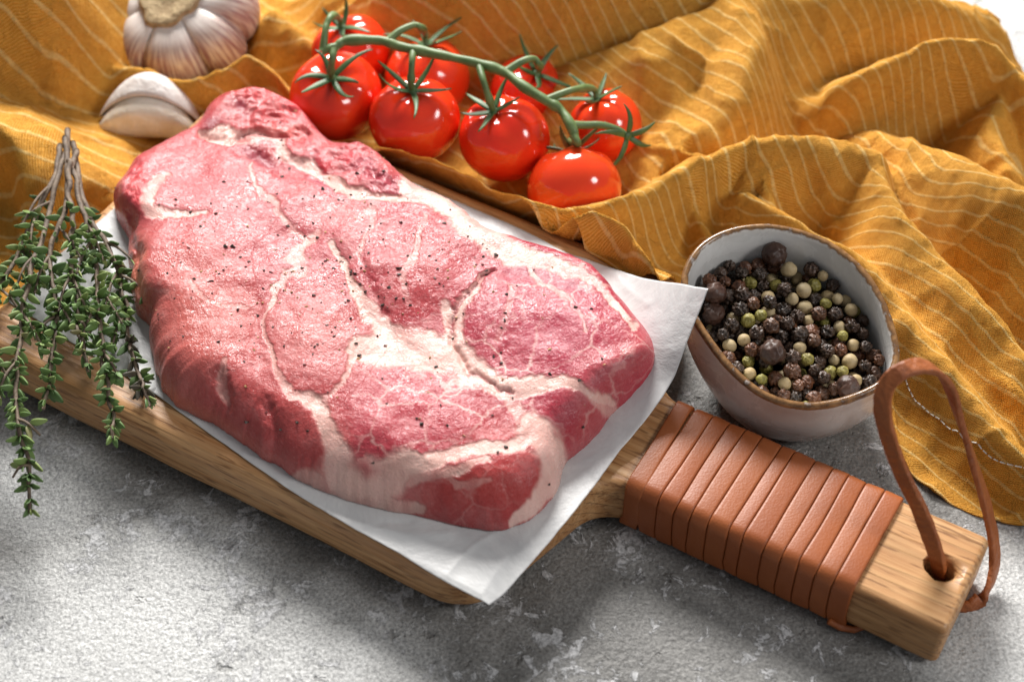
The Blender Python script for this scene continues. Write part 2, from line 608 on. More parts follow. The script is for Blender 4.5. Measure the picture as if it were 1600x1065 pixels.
def mat_garlic(name, purple):
    t = NT(name)
    c = t.coord()
    hgt = t.attr('along')
    st = t.noise(t.attr('streak', 'Vector'), 1.0, 4, 0.6)
    base = t.mix(t.ramp(st, [(0.35, 0.0), (0.68, 1.0)]), (0.62, 0.53, 0.46), (0.42, 0.28, 0.22))
    if purple:
        base = t.mix(t.math('MULTIPLY', t.ramp(st, [(0.42, 0.0), (0.62, 0.85)]), hgt), base, (0.25, 0.115, 0.13))
        base = t.mix(t.math('MULTIPLY', t.math('SUBTRACT', 1.0, hgt), 0.6), base, (0.76, 0.73, 0.70))
    h = t.math('ADD', st, t.math('MULTIPLY', t.noise(c, 200, 3, 0.6), 0.3))
    return t.set(Base_Color=base, Roughness=0.42, Normal=t.bump(h, 0.3, 0.0008), Subsurface_Weight=0.08, Subsurface_Radius=(0.003, 0.002, 0.0015))


M_TABLE, M_WOOD, M_PAPER, M_MEAT, M_LINEN, M_TOM = mat_table(), mat_wood(), mat_paper(), mat_meat(), mat_linen(), mat_tomato()
M_LEATH = mat_leather('tan_leather', (0.29, 0.076, 0.018), (0.36, 0.102, 0.026), 0.46, 1300)
M_STRAP = mat_leather('strap_leather', (0.23, 0.062, 0.016), (0.40, 0.125, 0.034), 0.5, 420, True)
M_VINE = mat_simple('vine_green', (0.06, 0.115, 0.03), (0.15, 0.215, 0.075), 130, 0.5, 0.5)
M_SEPAL = mat_simple('sepal_green', (0.035, 0.085, 0.028), (0.085, 0.16, 0.05), 200, 0.5, 0.3)
M_LEAF = mat_leaf()
M_TWIG = mat_simple('thyme_twig', (0.065, 0.042, 0.03), (0.22, 0.16, 0.11), 300, 0.7, 0.8, 0.0008)
M_BOWL = mat_bowl()
M_BULB = mat_garlic('garlic_skin', True)
M_ROOT = mat_simple('garlic_scar', (0.24, 0.155, 0.07), (0.48, 0.36, 0.20), 350, 0.8, 0.8, 0.0012)
M_STITCH = mat_simple('white_thread', (0.72, 0.68, 0.6), (0.8, 0.78, 0.74), 400, 0.8)

# ------------------------------------------------------------------ table
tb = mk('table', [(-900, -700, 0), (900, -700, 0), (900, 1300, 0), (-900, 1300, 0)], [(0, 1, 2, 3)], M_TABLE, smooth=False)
tag(tb, 'mottled grey stone tabletop with pale chipped patches and painted pools of light', kind='structure')


# ------------------------------------------------------------------ cutting board
def round_outline(pts, radii, seg=10):
    out = []
    n = len(pts)
    for i in range(n):
        p, a, b = np.array(pts[i], float), np.array(pts[i - 1], float), np.array(pts[(i + 1) % n], float)
        d1, d2 = (a - p) / np.linalg.norm(a - p), (b - p) / np.linalg.norm(b - p)
        r = radii[i]
        if r <= 0:
            out.append(p)
            continue
        ang = math.acos(np.clip(d1 @ d2, -1, 1))
        t = r / math.tan(ang / 2)
        s, e = p + d1 * t, p + d2 * t
        cdir = (d1 + d2) / np.linalg.norm(d1 + d2)
        c = p + cdir * r / math.sin(ang / 2)
        a0, a1 = math.atan2(*(s - c)[::-1]), math.atan2(*(e - c)[::-1])
        da = (a1 - a0 + math.pi) % (2 * math.pi) - math.pi
        for k in range(seg + 1):
            q = a0 + da * k / seg
            out.append(c + r * np.array([math.cos(q), math.sin(q)]))
    return np.array(out)


def offset_outline(P, d):
    t = np.roll(P, -1, 0) - np.roll(P, 1, 0)
    t /= np.linalg.norm(t, axis=1, keepdims=True) + 1e-9
    return P - d * np.stack([t[:, 1], -t[:, 0]], 1)


BOARD_O = (20.0, -35.0)
outline = [(-157, -110), (50, -110), (55, -86), (64, -51), (181, -51), (181, -12), (64, -12), (55, 20), (52, 40), (-157, 40)]
orad = [14, 20, 30, 16, 2.6, 2.6, 14, 20, 12, 14]
OUT = round_outline(outline, orad, 9)
# resample so long edges have points for slight hand-made unevenness
_seg = np.linalg.norm(np.roll(OUT, -1, 0) - OUT, axis=1)
_res = []
for i in range(len(OUT)):
    k = max(1, int(_seg[i] / 5))
    for j in range(k):
        _res.append(OUT[i] + (OUT[(i + 1) % len(OUT)] - OUT[i]) * j / k)
OUT = np.array(_res)
OUT = OUT + 0.35 * np.stack([vnoise(OUT / 22, 3), vnoise(OUT / 22, 5)], 1)
bang = np.linspace(0, 2 * math.pi, 20, endpoint=False)
HOLE = np.array([170.8, -30.3]) + np.stack([4.7 * np.cos(bang), 4.3 * np.sin(bang)], 1) * (1 + 0.10 * vnoise(np.stack([np.cos(bang), np.sin(bang)], 1) * 2, 9))[:, None]


def board_mesh():
    V, Fq = [], []
    nO, nH = len(OUT), len(HOLE)
    body = sstep(72, 50, OUT[:, 0])                     # softer edges on the plate than on the handle
    rt = 2.2 + 3.4 * body
    rb = 1.8 + 3.0 * body
    rings = []
    for k in range(6):                                  # bottom round
        a = math.pi / 2 * k / 5
        rings.append((rb * (1 - math.sin(a)), ZB0 + rb * (1 - math.cos(a))))
    for k in range(1, 5):
        rings.append((np.zeros(nO) - 0.4 * body * math.sin(math.pi * k / 5), ZB0 + rb + (ZB1 - rt - ZB0 - rb) * k / 5))
    for k in range(6):
        a = math.pi / 2 * k / 5
        rings.append((rt * (1 - math.cos(a)), ZB1 - rt * (1 - math.sin(a))))
    for d, z in rings:
        P = offset_outline(OUT, np.asarray(d)[:, None])
        for p, zz in zip(P, np.broadcast_to(z, (nO,))):
            V.append((p[0], p[1], zz))
    nr = len(rings)
    Fq += [tuple(f) for f in grid_faces(nr, nO, wrap_v=True)]
    # hole wall, chamfered and a little torn at the top
    hr = [(1.9, ZB1), (0.5, ZB1 - 1.2), (0.0, ZB1 - 3.0), (0.0, ZB0 + 1.5), (0.8, ZB0)]
    h0 = len(V)
    hc = HOLE.mean(0)
    for d, z in hr:
        for j, p in enumerate(HOLE):
            dv = (p - hc) / np.linalg.norm(p - hc)
            ext = d * (0.6 + 0.8 * max(0, dv[0]))
            q = p + dv * ext
            V.append((q[0], q[1], z))
    for f in grid_faces(len(hr), nH, wrap_v=True):
        Fq.append(tuple(int(i) + h0 for i in f))
    top_o = list(range((nr - 1) * nO, nr * nO))
    top_h = list(range(h0, h0 + nH))
    bot_o = list(range(nO))
    bot_h = list(range(h0 + (len(hr) - 1) * nH, h0 + len(hr) * nH))
    for o, h, up in ((top_o, top_h, True), (bot_o, bot_h, False)):
        ids = o + h[::-1]
        tri = tessellate_polygon([[Vector((V[i][0], V[i][1], 0)) for i in o], [Vector((V[i][0], V[i][1], 0)) for i in h[::-1]]])
        for a, b, c in tri:
            A, B, C = (V[ids[a]], V[ids[b]], V[ids[c]])
            cr = (B[0] - A[0]) * (C[1] - A[1]) - (B[1] - A[1]) * (C[0] - A[0])
            f = (ids[a], ids[b], ids[c]) if (cr > 0) == up else (ids[c], ids[b], ids[a])
            Fq.append(f)
    return np.array(V) - np.array([BOARD_O[0], BOARD_O[1], 0]), Fq


bw = b2w(*BOARD_O)
board = empty('cutting_board', (bw[0], bw[1], 0), BA)
tag(board, 'beech wood cutting board with brown leather wrapped handle and hanging loop', 'cutting board')
V, Fq = board_mesh()
bo = mk('wooden_plate', V, Fq, M_WOOD, board)
md = bo.modifiers.new('wn', 'WEIGHTED_NORMAL')
md.keep_sharp = False
md.weight = 80


def wrap_band(u0, u1, skew, th, seed):
    """one turn of leather round the handle: closed band with rounded edges, board frame"""
    v0, v1, z0, z1 = -51.2, -11.8, ZB0 - 0.1, ZB1 + 0.1
    r = 3.2
    loop = round_outline([(v0, z0), (v1, z0), (v1, z1), (v0, z1)], [1.4, 1.4, r, r], 7)
    P = []
    for i in range(len(loop)):
        a, b = loop[i], loop[(i + 1) % len(loop)]
        k = max(1, int(np.linalg.norm(b - a) / 3))
        for j in range(k):
            P.append(a + (b - a) * j / k)
    P = np.array(P)
    t = np.roll(P, -1, 0) - np.roll(P, 1, 0)
    t /= np.linalg.norm(t, axis=1, keepdims=True)
    nrm = np.stack([t[:, 1], -t[:, 0]], 1)
    prof = [(0.0, 0.0), (0.0, th * 0.82), (0.045, th * 0.97), (0.12, th), (0.5, th * 1.02), (0.88, th), (0.955, th * 0.97), (1.0, th * 0.82), (1.0, 0.0)]
    V = []
    n = len(P)
    wob = 0.28 * vnoise(np.stack([np.arange(n) * 0.16, np.full(n, seed * 3.7)], 1), 4)
    wob2 = 0.28 * vnoise(np.stack([np.arange(n) * 0.16, np.full(n, (seed + 1) * 3.7)], 1), 4)
    tilt = 0.28 * math.sin(seed * 2.4)
    bmp = 0.08 * vnoise(np.stack([np.arange(n) * 0.3, np.full(n, seed * 1.7)], 1), 8)
    for s, h in prof:
        for i in range(n):
            p = P[i] + nrm[i] * (h + (s - 0.4) * tilt + bmp[i])
            sk = skew * (P[i][0] - (v0 + v1) / 2) / 40.0 + (0.9 * skew if P[i][1] < 4 else 0)
            u = u0 + wob[i] + (u1 - u0 + wob2[i] - wob[i]) * s + sk
            V.append((u, p[0], max(p[1], 0.05)))
    Fq = [tuple(f) for f in grid_faces(len(prof), n, wrap_v=True)]
    return np.array(V), Fq


NB = 13
us = np.linspace(71.5, 151.0, NB + 1)
us[1:-1] += rng.uniform(-0.7, 0.7, NB - 1)
for i in range(NB):
    g = 0.14
    V, Fq = wrap_band(us[i] + g, us[i + 1] - g, 0.7 if i else -1.2, 1.45 + 0.25 * random.random(), i)
    mk('leather_strip', V - np.array([BOARD_O[0], BOARD_O[1], 0]), Fq, M_LEATH, board)
# cut end of the cord tucked under the last turn
V, Fq = tube([(146, -53.4, 3.0), (150, -53.0, 1.8), (154, -51.4, 1.3), (157, -48, 1.25)], [1.2, 1.25, 1.2, 1.0], 8)
mk('leather_tail', np.array(V) - np.array([BOARD_O[0], BOARD_O[1], 0]), Fq, M_STRAP, board)


def strap():
    ctl = [(1478, 915, 2.2), (1471, 905, 8), (1467, 893, 16), (1463, 868, 25), (1440, 803, 37), (1404, 728, 52), (1381, 655, 66), (1383, 607, 75), (1412, 578, 80),
           (1450, 573, 78), (1480, 598, 71), (1498, 650, 59), (1520, 720, 42), (1541, 790, 26), (1553, 850, 13), (1552, 895, 6), (1535, 932, 2.6), (1512, 947, 1.3), (1490, 945, 1.2)]
    pts = spline([W(*c) for c in ctl], 110)
    t = np.gradient(pts, axis=0)
    t /= np.linalg.norm(t, axis=1, keepdims=True)
    V = []
    n = len(pts)
    for i in range(n):
        f = i / (n - 1)
        wref = np.array([-0.75, 0.6, 0.2]) * (1 - sstep(0.45, 0.8, f)) + np.array([0.5, 0.78, -0.1]) * sstep(0.45, 0.8, f)
        if f > 0.86:
            wref = wref * (1 - sstep(0.86, 0.95, f)) + np.array([0.5, 0.3, 0.9]) * sstep(0.86, 0.95, f)
        w = wref - t[i] * (wref @ t[i])
        w /= np.linalg.norm(w)
        b = np.cross(t[i], w)
        hw, ht = 2.7, 1.05
        if f < 0.12 or f > 0.93:
            hw = 2.1
        for k in range(12):
            a = 2 * math.pi * (k + 0.5) / 12
            ca, sa = math.cos(a), math.sin(a)
            x = math.copysign(abs(ca) ** 0.35, ca) * hw
            y = math.copysign(abs(sa) ** 0.35, sa) * ht
            e = 0.12 * random.uniform(-1, 1)
            q = pts[i] + w * (x + e) + b * (y + e)
            q[2] = max(q[2], 0.1)
            V.append(q)
    Fq = [tuple(f) for f in grid_faces(n, 12, wrap_v=True)] + [tuple(range(12))[::-1], tuple(range((n - 1) * 12, n * 12))]
    V = np.array(V)
    d = V[:, :2] - bw
    return np.stack([d @ BU, d @ BV, V[:, 2]], 1), Fq


V, Fq = strap()
mk('hanging_loop', V, Fq, M_STRAP, board)


# ------------------------------------------------------------------ parchment paper
def on_board(xy, inset=0.0):
    u, v = xy @ BU, xy @ BV
    du = np.minimum(u + 157 - inset, 53 - inset - u)
    dv = np.minimum(v + 110 - inset, 40 - inset - v)
    return np.minimum(du, dv)


ZP = ZB1 + 0.35


def paper():
    right = spline([W(*p) for p in [(765, 950, 19.5), (808, 905, 21.5), (894, 803, 24), (971, 700, 26), (1040, 612, 33), (1073, 535, 45), (1108, 450, 58)]], 180)
    far = spline([W(*p) for p in [(368, 166, ZP), (560, 250, ZP), (724, 321, ZP), (825, 365, ZP), (877, 392, ZP + .3), (937, 413, ZP + 2.0), (1001, 433, ZP + 10), (1060, 443, 48), (1108, 450, 58)]], 220)
    near = spline([W(*p) for p in [(10, 470, ZP), (140, 552, ZP), (251, 623, ZP), (380, 715, ZP), (504, 798, ZP), (626, 866, ZP), (700, 912, 21.5), (765, 950, 19.5)]], 220)
    left = spline([W(*p) for p in [(10, 470, ZP), (90, 400, ZP), (177, 328, ZP), (368, 166, ZP)]], 180)
    nu, nv = 220, 180
    s = np.linspace(0, 1, nu)[:, None, None]
    t = np.linspace(0, 1, nv)[None, :, None]
    P = (1 - t) * near[:, None] + t * far[:, None] + (1 - s) * left[None] + s * right[None]
    P = P - ((1 - s) * (1 - t) * near[0] + s * (1 - t) * near[-1] + (1 - s) * t * far[0] + s * t * far[-1])
    P = P.reshape(-1, 3)
    d = on_board(P[:, :2])
    wav = 0.5 * (1 + fbm(P[:, :2] / 40, 21, 3))
    crease, _, _ = polyline_dist(P[:, :2], np.array([W(520, 815, 22)[:2], W(640, 838, 22)[:2], W(700, 835, 22)[:2]]))
    wav = wav + 0.9 * np.exp(-(crease / 2.0) ** 2)
    for cp, ca, cw in (([(690, 905), (740, 850), (830, 800)], 0.8, 1.2), ([(880, 380), (960, 440), (1010, 520)], 0.8, 1.3), ([(300, 652), (340, 668), (420, 700)], 0.7, 1.0), ([(930, 740), (870, 790), (860, 830)], -0.6, 1.2),
                       ([(1010, 640), (1040, 540), (1070, 450)], 0.6, 1.4), ([(560, 830), (600, 815), (640, 815)], -0.6, 1.0)):
        dd, _, _ = polyline_dist(P[:, :2], np.array([W(x_, y_, 23)[:2] for x_, y_ in cp]), None, 12)
        wav = wav + ca * np.exp(-(dd / cw) ** 1.3)
    P[:, 2] = np.maximum(P[:, 2], ZP - 0.3 * np.maximum(0, -d)) + wav * sstep(-4, 6, d) * 0.55
    P[:, :2] += 0.22 * np.stack([fbm(P[:, :2] / 9, 7, 3), fbm(P[:, :2] / 9, 8, 3)], 1)
    P[:, 2] += 0.4 * fbm(P[:, :2] / 25, 5, 2) * sstep(4, -6, d)
    n = nu * nv
    Fq = grid_faces(nu, nv)
    V = np.vstack([P, P - np.array([0, 0, 0.12])])
    fa = [tuple(f[::-1]) for f in Fq] + [tuple(f + n) for f in Fq]
    I = np.arange(n).reshape(nu, nv)
    loop = list(I[0]) + list(I[1:, -1]) + list(I[-1, :-1][::-1]) + list(I[1:-1, 0][::-1])
    for a, b in zip(loop, loop[1:] + loop[:1]):
        fa.append((a, b, b + n, a + n))
    return V, fa


V, Fq = paper()
po = W(560, 560, ZB1)
pp = mk('parchment_sheet', V, Fq, M_PAPER, origin=po)
tag(pp, 'white parchment paper sheet under the raw meat, corner overhanging the board', 'paper')


# ------------------------------------------------------------------ raw pork steak
MT = 17.5
Z0 = ZB1 + 1.1


def meat():
    far_px = [(188, 270), (205, 238), (240, 217), (275, 197), (308, 172), (318, 149), (345, 132), (370, 125), (392, 120), (420, 127), (452, 140), (480, 160), (489, 176), (490, 196),
              (506, 206), (536, 211), (566, 213), (603, 239), (626, 261), (660, 288), (710, 311), (732, 332), (763, 360), (800, 373), (860, 394), (913, 420), (958, 461),
              (996, 503), (1020, 529)]
    near_px = [(1030, 575), (1023, 600), (996, 622), (958, 651), (917, 692), (884, 722), (877, 748), (859, 778), (818, 811), (768, 823), (707, 813), (656, 800), (585, 785), (524, 770),
               (476, 749), (418, 714), (352, 668), (276, 628), (246, 587), (235, 532), (228, 490), (207, 476), (203, 419), (199, 395), (200, 360), (182, 330), (174, 302)]
    far_w = [W(x, y, Z0 + (10.0 if 300 < x < 500 and y < 215 else 9.0)) for x, y in far_px]
    near_w = [W(x, y, Z0 + (2.0 if x > 230 else 5.0)) for x, y in near_px]
    base = np.array(far_w + near_w)[:, :2]
    C = W(590, 470, Z0 + 10)[:2]
    loop = closed_spline(base, 1500)
    ang = np.unwrap(np.arctan2(loop[:, 1] - C[1], loop[:, 0] - C[0]))
    if ang[-1] < ang[0]:
        ang, loop = ang[::-1], loop[::-1]
    rad = np.linalg.norm(loop - C, axis=1)
    o = np.argsort(ang)
    NA, NR = 960, 250
    th = np.linspace(ang[o][0], ang[o][0] + 2 * math.pi, NA, endpoint=False)
    R = np.interp(th, np.r_[ang[o], ang[o] + 2 * math.pi], np.r_[rad[o], rad[o]])
    R = np.convolve(np.r_[R[-9:], R, R[:9]], np.hanning(19) / np.hanning(19).sum(), 'valid')
    R = R + 0.5 * fbm(np.stack([np.cos(th) * 14, np.sin(th) * 14], 1), 31, 4)
    dirs = np.stack([np.cos(th), np.sin(th)], 1)
    t = np.linspace(0, 1, NR)
    rho = 1 - (1 - t) ** 1.7
    XY = C + rho[:, None, None] * R[None, :, None] * dirs[None]
    e = (1 - rho)[:, None] * R[None, :]
    # correct radial distance to true edge distance
    tl = np.roll(XY[-1], -1, 0) - np.roll(XY[-1], 1, 0)
    tl /= np.linalg.norm(tl, axis=1, keepdims=True)
    nl = np.stack([tl[:, 1], -tl[:, 0]], 1)
    cosf = np.clip(np.abs((nl * dirs).sum(1)), 0.35, 1)
    cosf = np.convolve(np.r_[cosf[-20:], cosf, cosf[:20]], np.ones(41) / 41, 'valid')
    e = e * cosf[None]
    XYf = XY.reshape(-1, 2)
    ef = e.reshape(-1)
    # side dependent shoulder width: soft roll on the near left, upright cut at the right end
    px0 = to_px(np.c_[XYf, np.full(len(XYf), Z0 + 18)])
    wd = 12 + 5 * sstep(720, 420, px0[:, 0]) * sstep(360, 560, px0[:, 1]) + 4 * sstep(560, 760, px0[:, 1]) * sstep(900, 780, px0[:, 0])
    wd = wd - 4 * sstep(860, 960, px0[:, 0]) + 4 * vnoise(XYf / 24, 43)
    p = 2.1
    q = np.clip(1 - ef / wd, 0, 1)
    prof = (1 - q ** p) ** (1 / p)
    T = MT + 1.8 * fbm(XYf / 38, 41, 3) - 6.0 * sstep(320, 170, px0[:, 1]) + 2.0 * sstep(800, 980, px0[:, 0])
    z = T * prof
    P = np.c_[XYf, Z0 + z]
    px = to_px(P)
    # irregular tracing
    pj = px + np.stack([fbm(XYf / 9, 51, 4), fbm(XYf / 9, 61, 4)], 1) * 5.5 + np.stack([fbm(XYf / 2.2, 55, 3), fbm(XYf / 2.2, 65, 3)], 1) * 2.2
    fat = np.zeros(len(P))
    groove = np.zeros(len(P))

    def seam(pts, wpx, amt=1.0, gd=0.0, gw=None, soft=0.28):
        nonlocal fat, groove
        pts = np.array(pts, float)
        w = np.broadcast_to(np.asarray(wpx, float), (len(pts),)) * 1.25 + 1.5
        S = spline(np.c_[pts, w], max(12, 6 * len(pts)))
        d, _, ww = polyline_dist(pj, S[:, :2], S[:, 2], 75)
        f = amt * (1 - sstep(ww * 0.5 * (1 - soft), ww * 0.5 * (1 + soft) + 1.0, d))
        fat = np.maximum(fat, f)
        if gd:
            groove = groove + 0.55 * gd * np.exp(-(d / (gw or 7.0)) ** 2)

    def crease(pts, depth, w):
        nonlocal groove
        S = spline(pts, 6 * len(pts))
        d, _, _ = polyline_dist(pj, S, None, 60)
        groove = groove + depth * np.exp(-(d / w) ** 2)

    seam([(494, 363), (470, 385), (460, 402), (466, 428), (448, 438), (425, 464), (415, 506), (423, 552), (438, 587), (463, 618), (504, 633)], [8, 14, 20, 16, 9, 6, 5, 6, 9, 12, 18], 0.62, 0.35, 7)
    seam([(504, 633), (524, 613), (548, 578), (564, 544)], [14, 6, 6, 18], 0.6, 0.35, 6)
    seam([(560, 545), (600, 548), (650, 548), (705, 560), (738, 580), (768, 600), (810, 613), (860, 604)], [22, 44, 46, 38, 34, 26, 18, 12], 0.92, 0.0)
    seam([(520, 382), (546, 430), (572, 478), (606, 520), (650, 545)], [5, 9, 16, 26, 40], 0.85, 0.8, 9)
    seam([(700, 480), (705, 540), (690, 560)], [10, 20, 30], 0.8)
    seam([(765, 430), (727, 474), (711, 512), (713, 546), (739, 573), (772, 598), (823, 600), (880, 601), (920, 612), (953, 632)], [7, 10, 14, 15, 14, 13, 13, 12, 10, 8], 0.9)
    seam([(640, 290), (700, 318), (740, 350), (785, 388), (830, 404), (898, 424), (930, 445), (965, 480), (990, 510)], [26, 34, 36, 32, 26, 16, 8, 7, 6], 0.82)
    seam([(665, 312), (600, 308), (540, 297), (500, 270), (474, 250), (440, 230), (423, 214), (348, 206), (318, 203)], [14, 12, 14, 14, 12, 10, 12, 14, 10], 0.8, 0.9, 9)
    seam([(582, 322), (576, 372), (560, 402)], [9, 7, 4], 0.4)
    seam([(385, 258), (404, 288), (423, 310), (446, 344), (474, 374)], [5, 5, 6, 7, 8], 0.5, 0.5, 7)
    seam([(262, 276), (236, 292), (228, 312), (236, 335), (284, 338), (320, 333)], [10, 14, 16, 12, 6, 4], 0.7, 0.5, 9)
    seam([(500, 634), (512, 668), (524, 704), (530, 735), (556, 752), (604, 748), (632, 730), (672, 726), (732, 710), (798, 694), (832, 676)], [16, 20, 30, 56, 60, 50, 34, 16, 14, 16, 30], 0.95, 0.4, 10)
    seam([(640, 742), (700, 742), (760, 722)], [24, 12, 8], 0.7)
    seam([(826, 668), (850, 690), (864, 715), (866, 748), (842, 782), (800, 812)], [34, 42, 34, 28, 20, 12], 0.97)
    seam([(470, 752), (540, 772), (600, 784), (660, 792)], [22, 34, 26, 10], 0.75)
    seam([(798, 624), (812, 648), (828, 670)], [14, 18, 26], 0.6)
    seam([(920, 612), (950, 640), (958, 655)], [6, 14, 10], 0.65)
    seam([(664, 345), (650, 400), (628, 440), (640, 470)], [8, 8, 6, 4], 0.4)
    seam([(826, 412), (838, 445), (880, 470), (920, 520)], [8, 8, 5, 4], 0.5)
    seam([(775, 540), (790, 500), (800, 450)], [4, 6, 4], 0.4)
    seam([(352, 572), (346, 600), (350, 625)], [6, 8, 5], 0.4)
    seam([(300, 440), (330, 470), (380, 480)], [4, 4, 3], 0.25)
    seam([(680, 735), (720, 760), (760, 758)], [6, 8, 6], 0.3)
    crease([(775, 425), (748, 448), (716, 482), (703, 520), (708, 552), (735, 582), (775, 607), (800, 610)], 1.3, 4)
    crease([(344, 590), (352, 630), (348, 665)], 2.2, 9)
    crease([(318, 206), (350, 212), (400, 205), (440, 210), (478, 206)], 2.0, 6)
    crease([(395, 470), (405, 520), (400, 560)], 0.8, 16)
    crease([(418, 640), (430, 690), (424, 715)], 2.0, 12)
    crease([(570, 415), (580, 450), (600, 490)], 0.8, 8)
    crease([(500, 282), (560, 300), (620, 305)], 1.0, 7)
    crease([(505, 265), (560, 262), (620, 285)], 1.0, 6)
    crease([(400, 235), (430, 262), (470, 275)], 1.2, 12)
    crease([(228, 480), (215, 440), (208, 380), (200, 330)], 2.5, 7)

    def blob(cx, cy, rx, ry, rot=0.0):
        a = math.radians(rot)
        d = pj - np.array([cx, cy])
        x = (d[:, 0] * math.cos(a) + d[:, 1] * math.sin(a)) / rx
        y = (-d[:, 0] * math.sin(a) + d[:, 1] * math.cos(a)) / ry
        return np.exp(-(x * x + y * y) ** 1.2)

    # muscles bulge between the seams
    bulge = 2.2 * blob(490, 530, 75, 90, -20) + 2.4 * blob(650, 660, 140, 65, 18) + 2.0 * blob(640, 410, 110, 80, 25) + 3.2 * blob(850, 520, 140, 95, 20) \
        + 1.5 * blob(330, 460, 90, 130, -10) + 0.3 * blob(400, 165, 80, 30, 5) + 1.0 * blob(560, 250, 70, 26, 20) + 1.5 * blob(760, 760, 80, 34, 5) - 3.0 * blob(430, 245, 70, 18, 20)
    fine = 0.26 * fbm(XYf / 12, 71, 3) + 0.07 * fbm(XYf / 2.6, 81, 3)
    torn = blob(440, 165, 70, 40) + blob(400, 130, 70, 22) + blob(600, 250, 60, 40) + 0.7 * blob(520, 225, 60, 24) + 0.8 * blob(205, 280, 24, 50)
    fine = fine + torn * (1.15 * fbm(XYf / 4.2, 91, 4) - 0.9 * np.abs(vnoise(XYf / 5.5, 93)))
    P[:, 2] += (bulge - groove) * sstep(0.15, 0.75, prof) + fine * sstep(0.55, 0.97, prof)
    # colours (linear)
    mus = np.array([0.44, 0.085, 0.088])
    tone = np.tile(mus, (len(P), 1))

    def paint(w, c):
        nonlocal tone
        w = np.clip(w, 0, 1)[:, None]
        tone = tone * (1 - w) + np.array(c) * w

    MUS = [(300, 470, 70, (0.50, 0.125, 0.110)), (490, 535, 25, (0.50, 0.125, 0.118)), (655, 655, 8, (0.43, 0.064, 0.082)), (650, 410, -40, (0.43, 0.075, 0.085)),
           (850, 525, -25, (0.43, 0.062, 0.090)), (350, 310, 25, (0.50, 0.125, 0.130)), (400, 160, 10, (0.52, 0.10, 0.10)), (590, 262, 25, (0.46, 0.09, 0.105)),
           (750, 765, -30, (0.47, 0.08, 0.075)), (960, 590, -50, (0.43, 0.045, 0.07)), (430, 680, 75, (0.49, 0.11, 0.10)), (500, 400, 50, (0.50, 0.13, 0.135))]
    wsum = np.zeros(len(P)) + 1e-9
    tone = np.zeros((len(P), 3))
    bestw = np.full(len(P), -1.0)
    fdir = np.zeros((len(P), 3))
    for mi, (mx, my, dg, mc) in enumerate(MUS):
        ww = np.exp(-((pj[:, 0] - mx) ** 2 + (pj[:, 1] - my) ** 2) / (2 * 62.0 ** 2))
        tone += (ww ** 2)[:, None] * np.array(mc)
        wsum += ww ** 2
        a_ = math.radians(dg)
        # fibre frame laid out on the meat itself (mm)
        w0, w1 = W(mx, my, Z0 + 22)[:2], W(mx + 40 * math.cos(a_), my + 40 * math.sin(a_), Z0 + 22)[:2]
        e1 = (w1 - w0) / np.linalg.norm(w1 - w0)
        e2 = np.array([-e1[1], e1[0]])
        m = ww > bestw
        bestw[m] = ww[m]
        fdir[m] = np.stack([(XYf - w0) @ e1, (XYf - w0) @ e2, P[:, 2] * 1.0 + mi * 40], 1)[m]
    tone = tone / wsum[:, None] * np.array([0.86, 0.70, 0.75])
    lowf = fbm(XYf / 30, 101, 3)
    paint(0.35 * sstep(0.1, 0.8, lowf), (0.56, 0.17, 0.155))
    paint(0.40 * sstep(-0.1, -0.8, lowf), (0.43, 0.075, 0.085))
    paint(0.55 * blob(650, 650, 120, 50, 18), (0.44, 0.060, 0.080))
    paint(0.6 * blob(680, 440, 80, 70, 30), (0.42, 0.055, 0.065))
    paint(0.7 * blob(860, 520, 130, 85, 20), (0.40, 0.050, 0.085))
    paint(0.5 * blob(850, 430, 70, 24, 20), (0.36, 0.17, 0.21))
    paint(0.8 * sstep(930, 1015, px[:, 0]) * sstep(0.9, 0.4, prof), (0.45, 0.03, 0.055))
    paint(0.55 * blob(290, 500, 80, 130), (0.49, 0.135, 0.11))
    paint(0.5 * blob(490, 520, 62, 70, -20), (0.52, 0.16, 0.15))
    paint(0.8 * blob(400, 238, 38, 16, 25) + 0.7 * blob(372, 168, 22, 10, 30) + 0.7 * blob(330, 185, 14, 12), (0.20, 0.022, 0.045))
    paint(0.75 * blob(505, 288, 30, 9, 25) + 0.6 * blob(590, 270, 50, 14, 22), (0.28, 0.05, 0.085))
    paint(0.9 * blob(524, 311, 10, 5) + 0.85 * blob(515, 255, 16, 10) + 0.8 * blob(545, 248, 8, 6), (0.50, 0.025, 0.04))
    paint(0.85 * blob(465, 172, 36, 26) + 0.7 * blob(400, 130, 46, 12) + 0.7 * blob(215, 292, 18, 40), (0.60, 0.045, 0.055))
    paint(0.7 * blob(440, 200, 40, 9) + 0.5 * blob(610, 250, 26, 20, 40), (0.62, 0.15, 0.13))
    paint(0.6 * blob(750, 765, 80, 26, 5), (0.48, 0.07, 0.06))
    paint(0.45 * sstep(0.5, 0.1, prof) * sstep(520, 300, px[:, 0]) * sstep(380, 430, px[:, 1]), (0.60, 0.20, 0.13))
    paint(0.8 * blob(215, 430, 16, 40), (0.66, 0.25, 0.16))
    paint(0.8 * blob(700, 632, 14, 6) * 0, (0.5, 0.1, 0.1))
    fn = np.clip(fat + 0.25 * (fbm(XYf / 6, 111, 4)) * sstep(0.08, 0.5, fat) * (1 - 0.6 * sstep(0.8, 1, fat)), 0, 1)
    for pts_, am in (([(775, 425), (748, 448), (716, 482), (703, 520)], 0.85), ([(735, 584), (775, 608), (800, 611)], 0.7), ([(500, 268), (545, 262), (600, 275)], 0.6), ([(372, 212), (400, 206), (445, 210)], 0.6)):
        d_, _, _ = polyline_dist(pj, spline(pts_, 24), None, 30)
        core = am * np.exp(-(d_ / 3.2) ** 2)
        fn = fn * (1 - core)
        paint(core, (0.26, 0.02, 0.03))
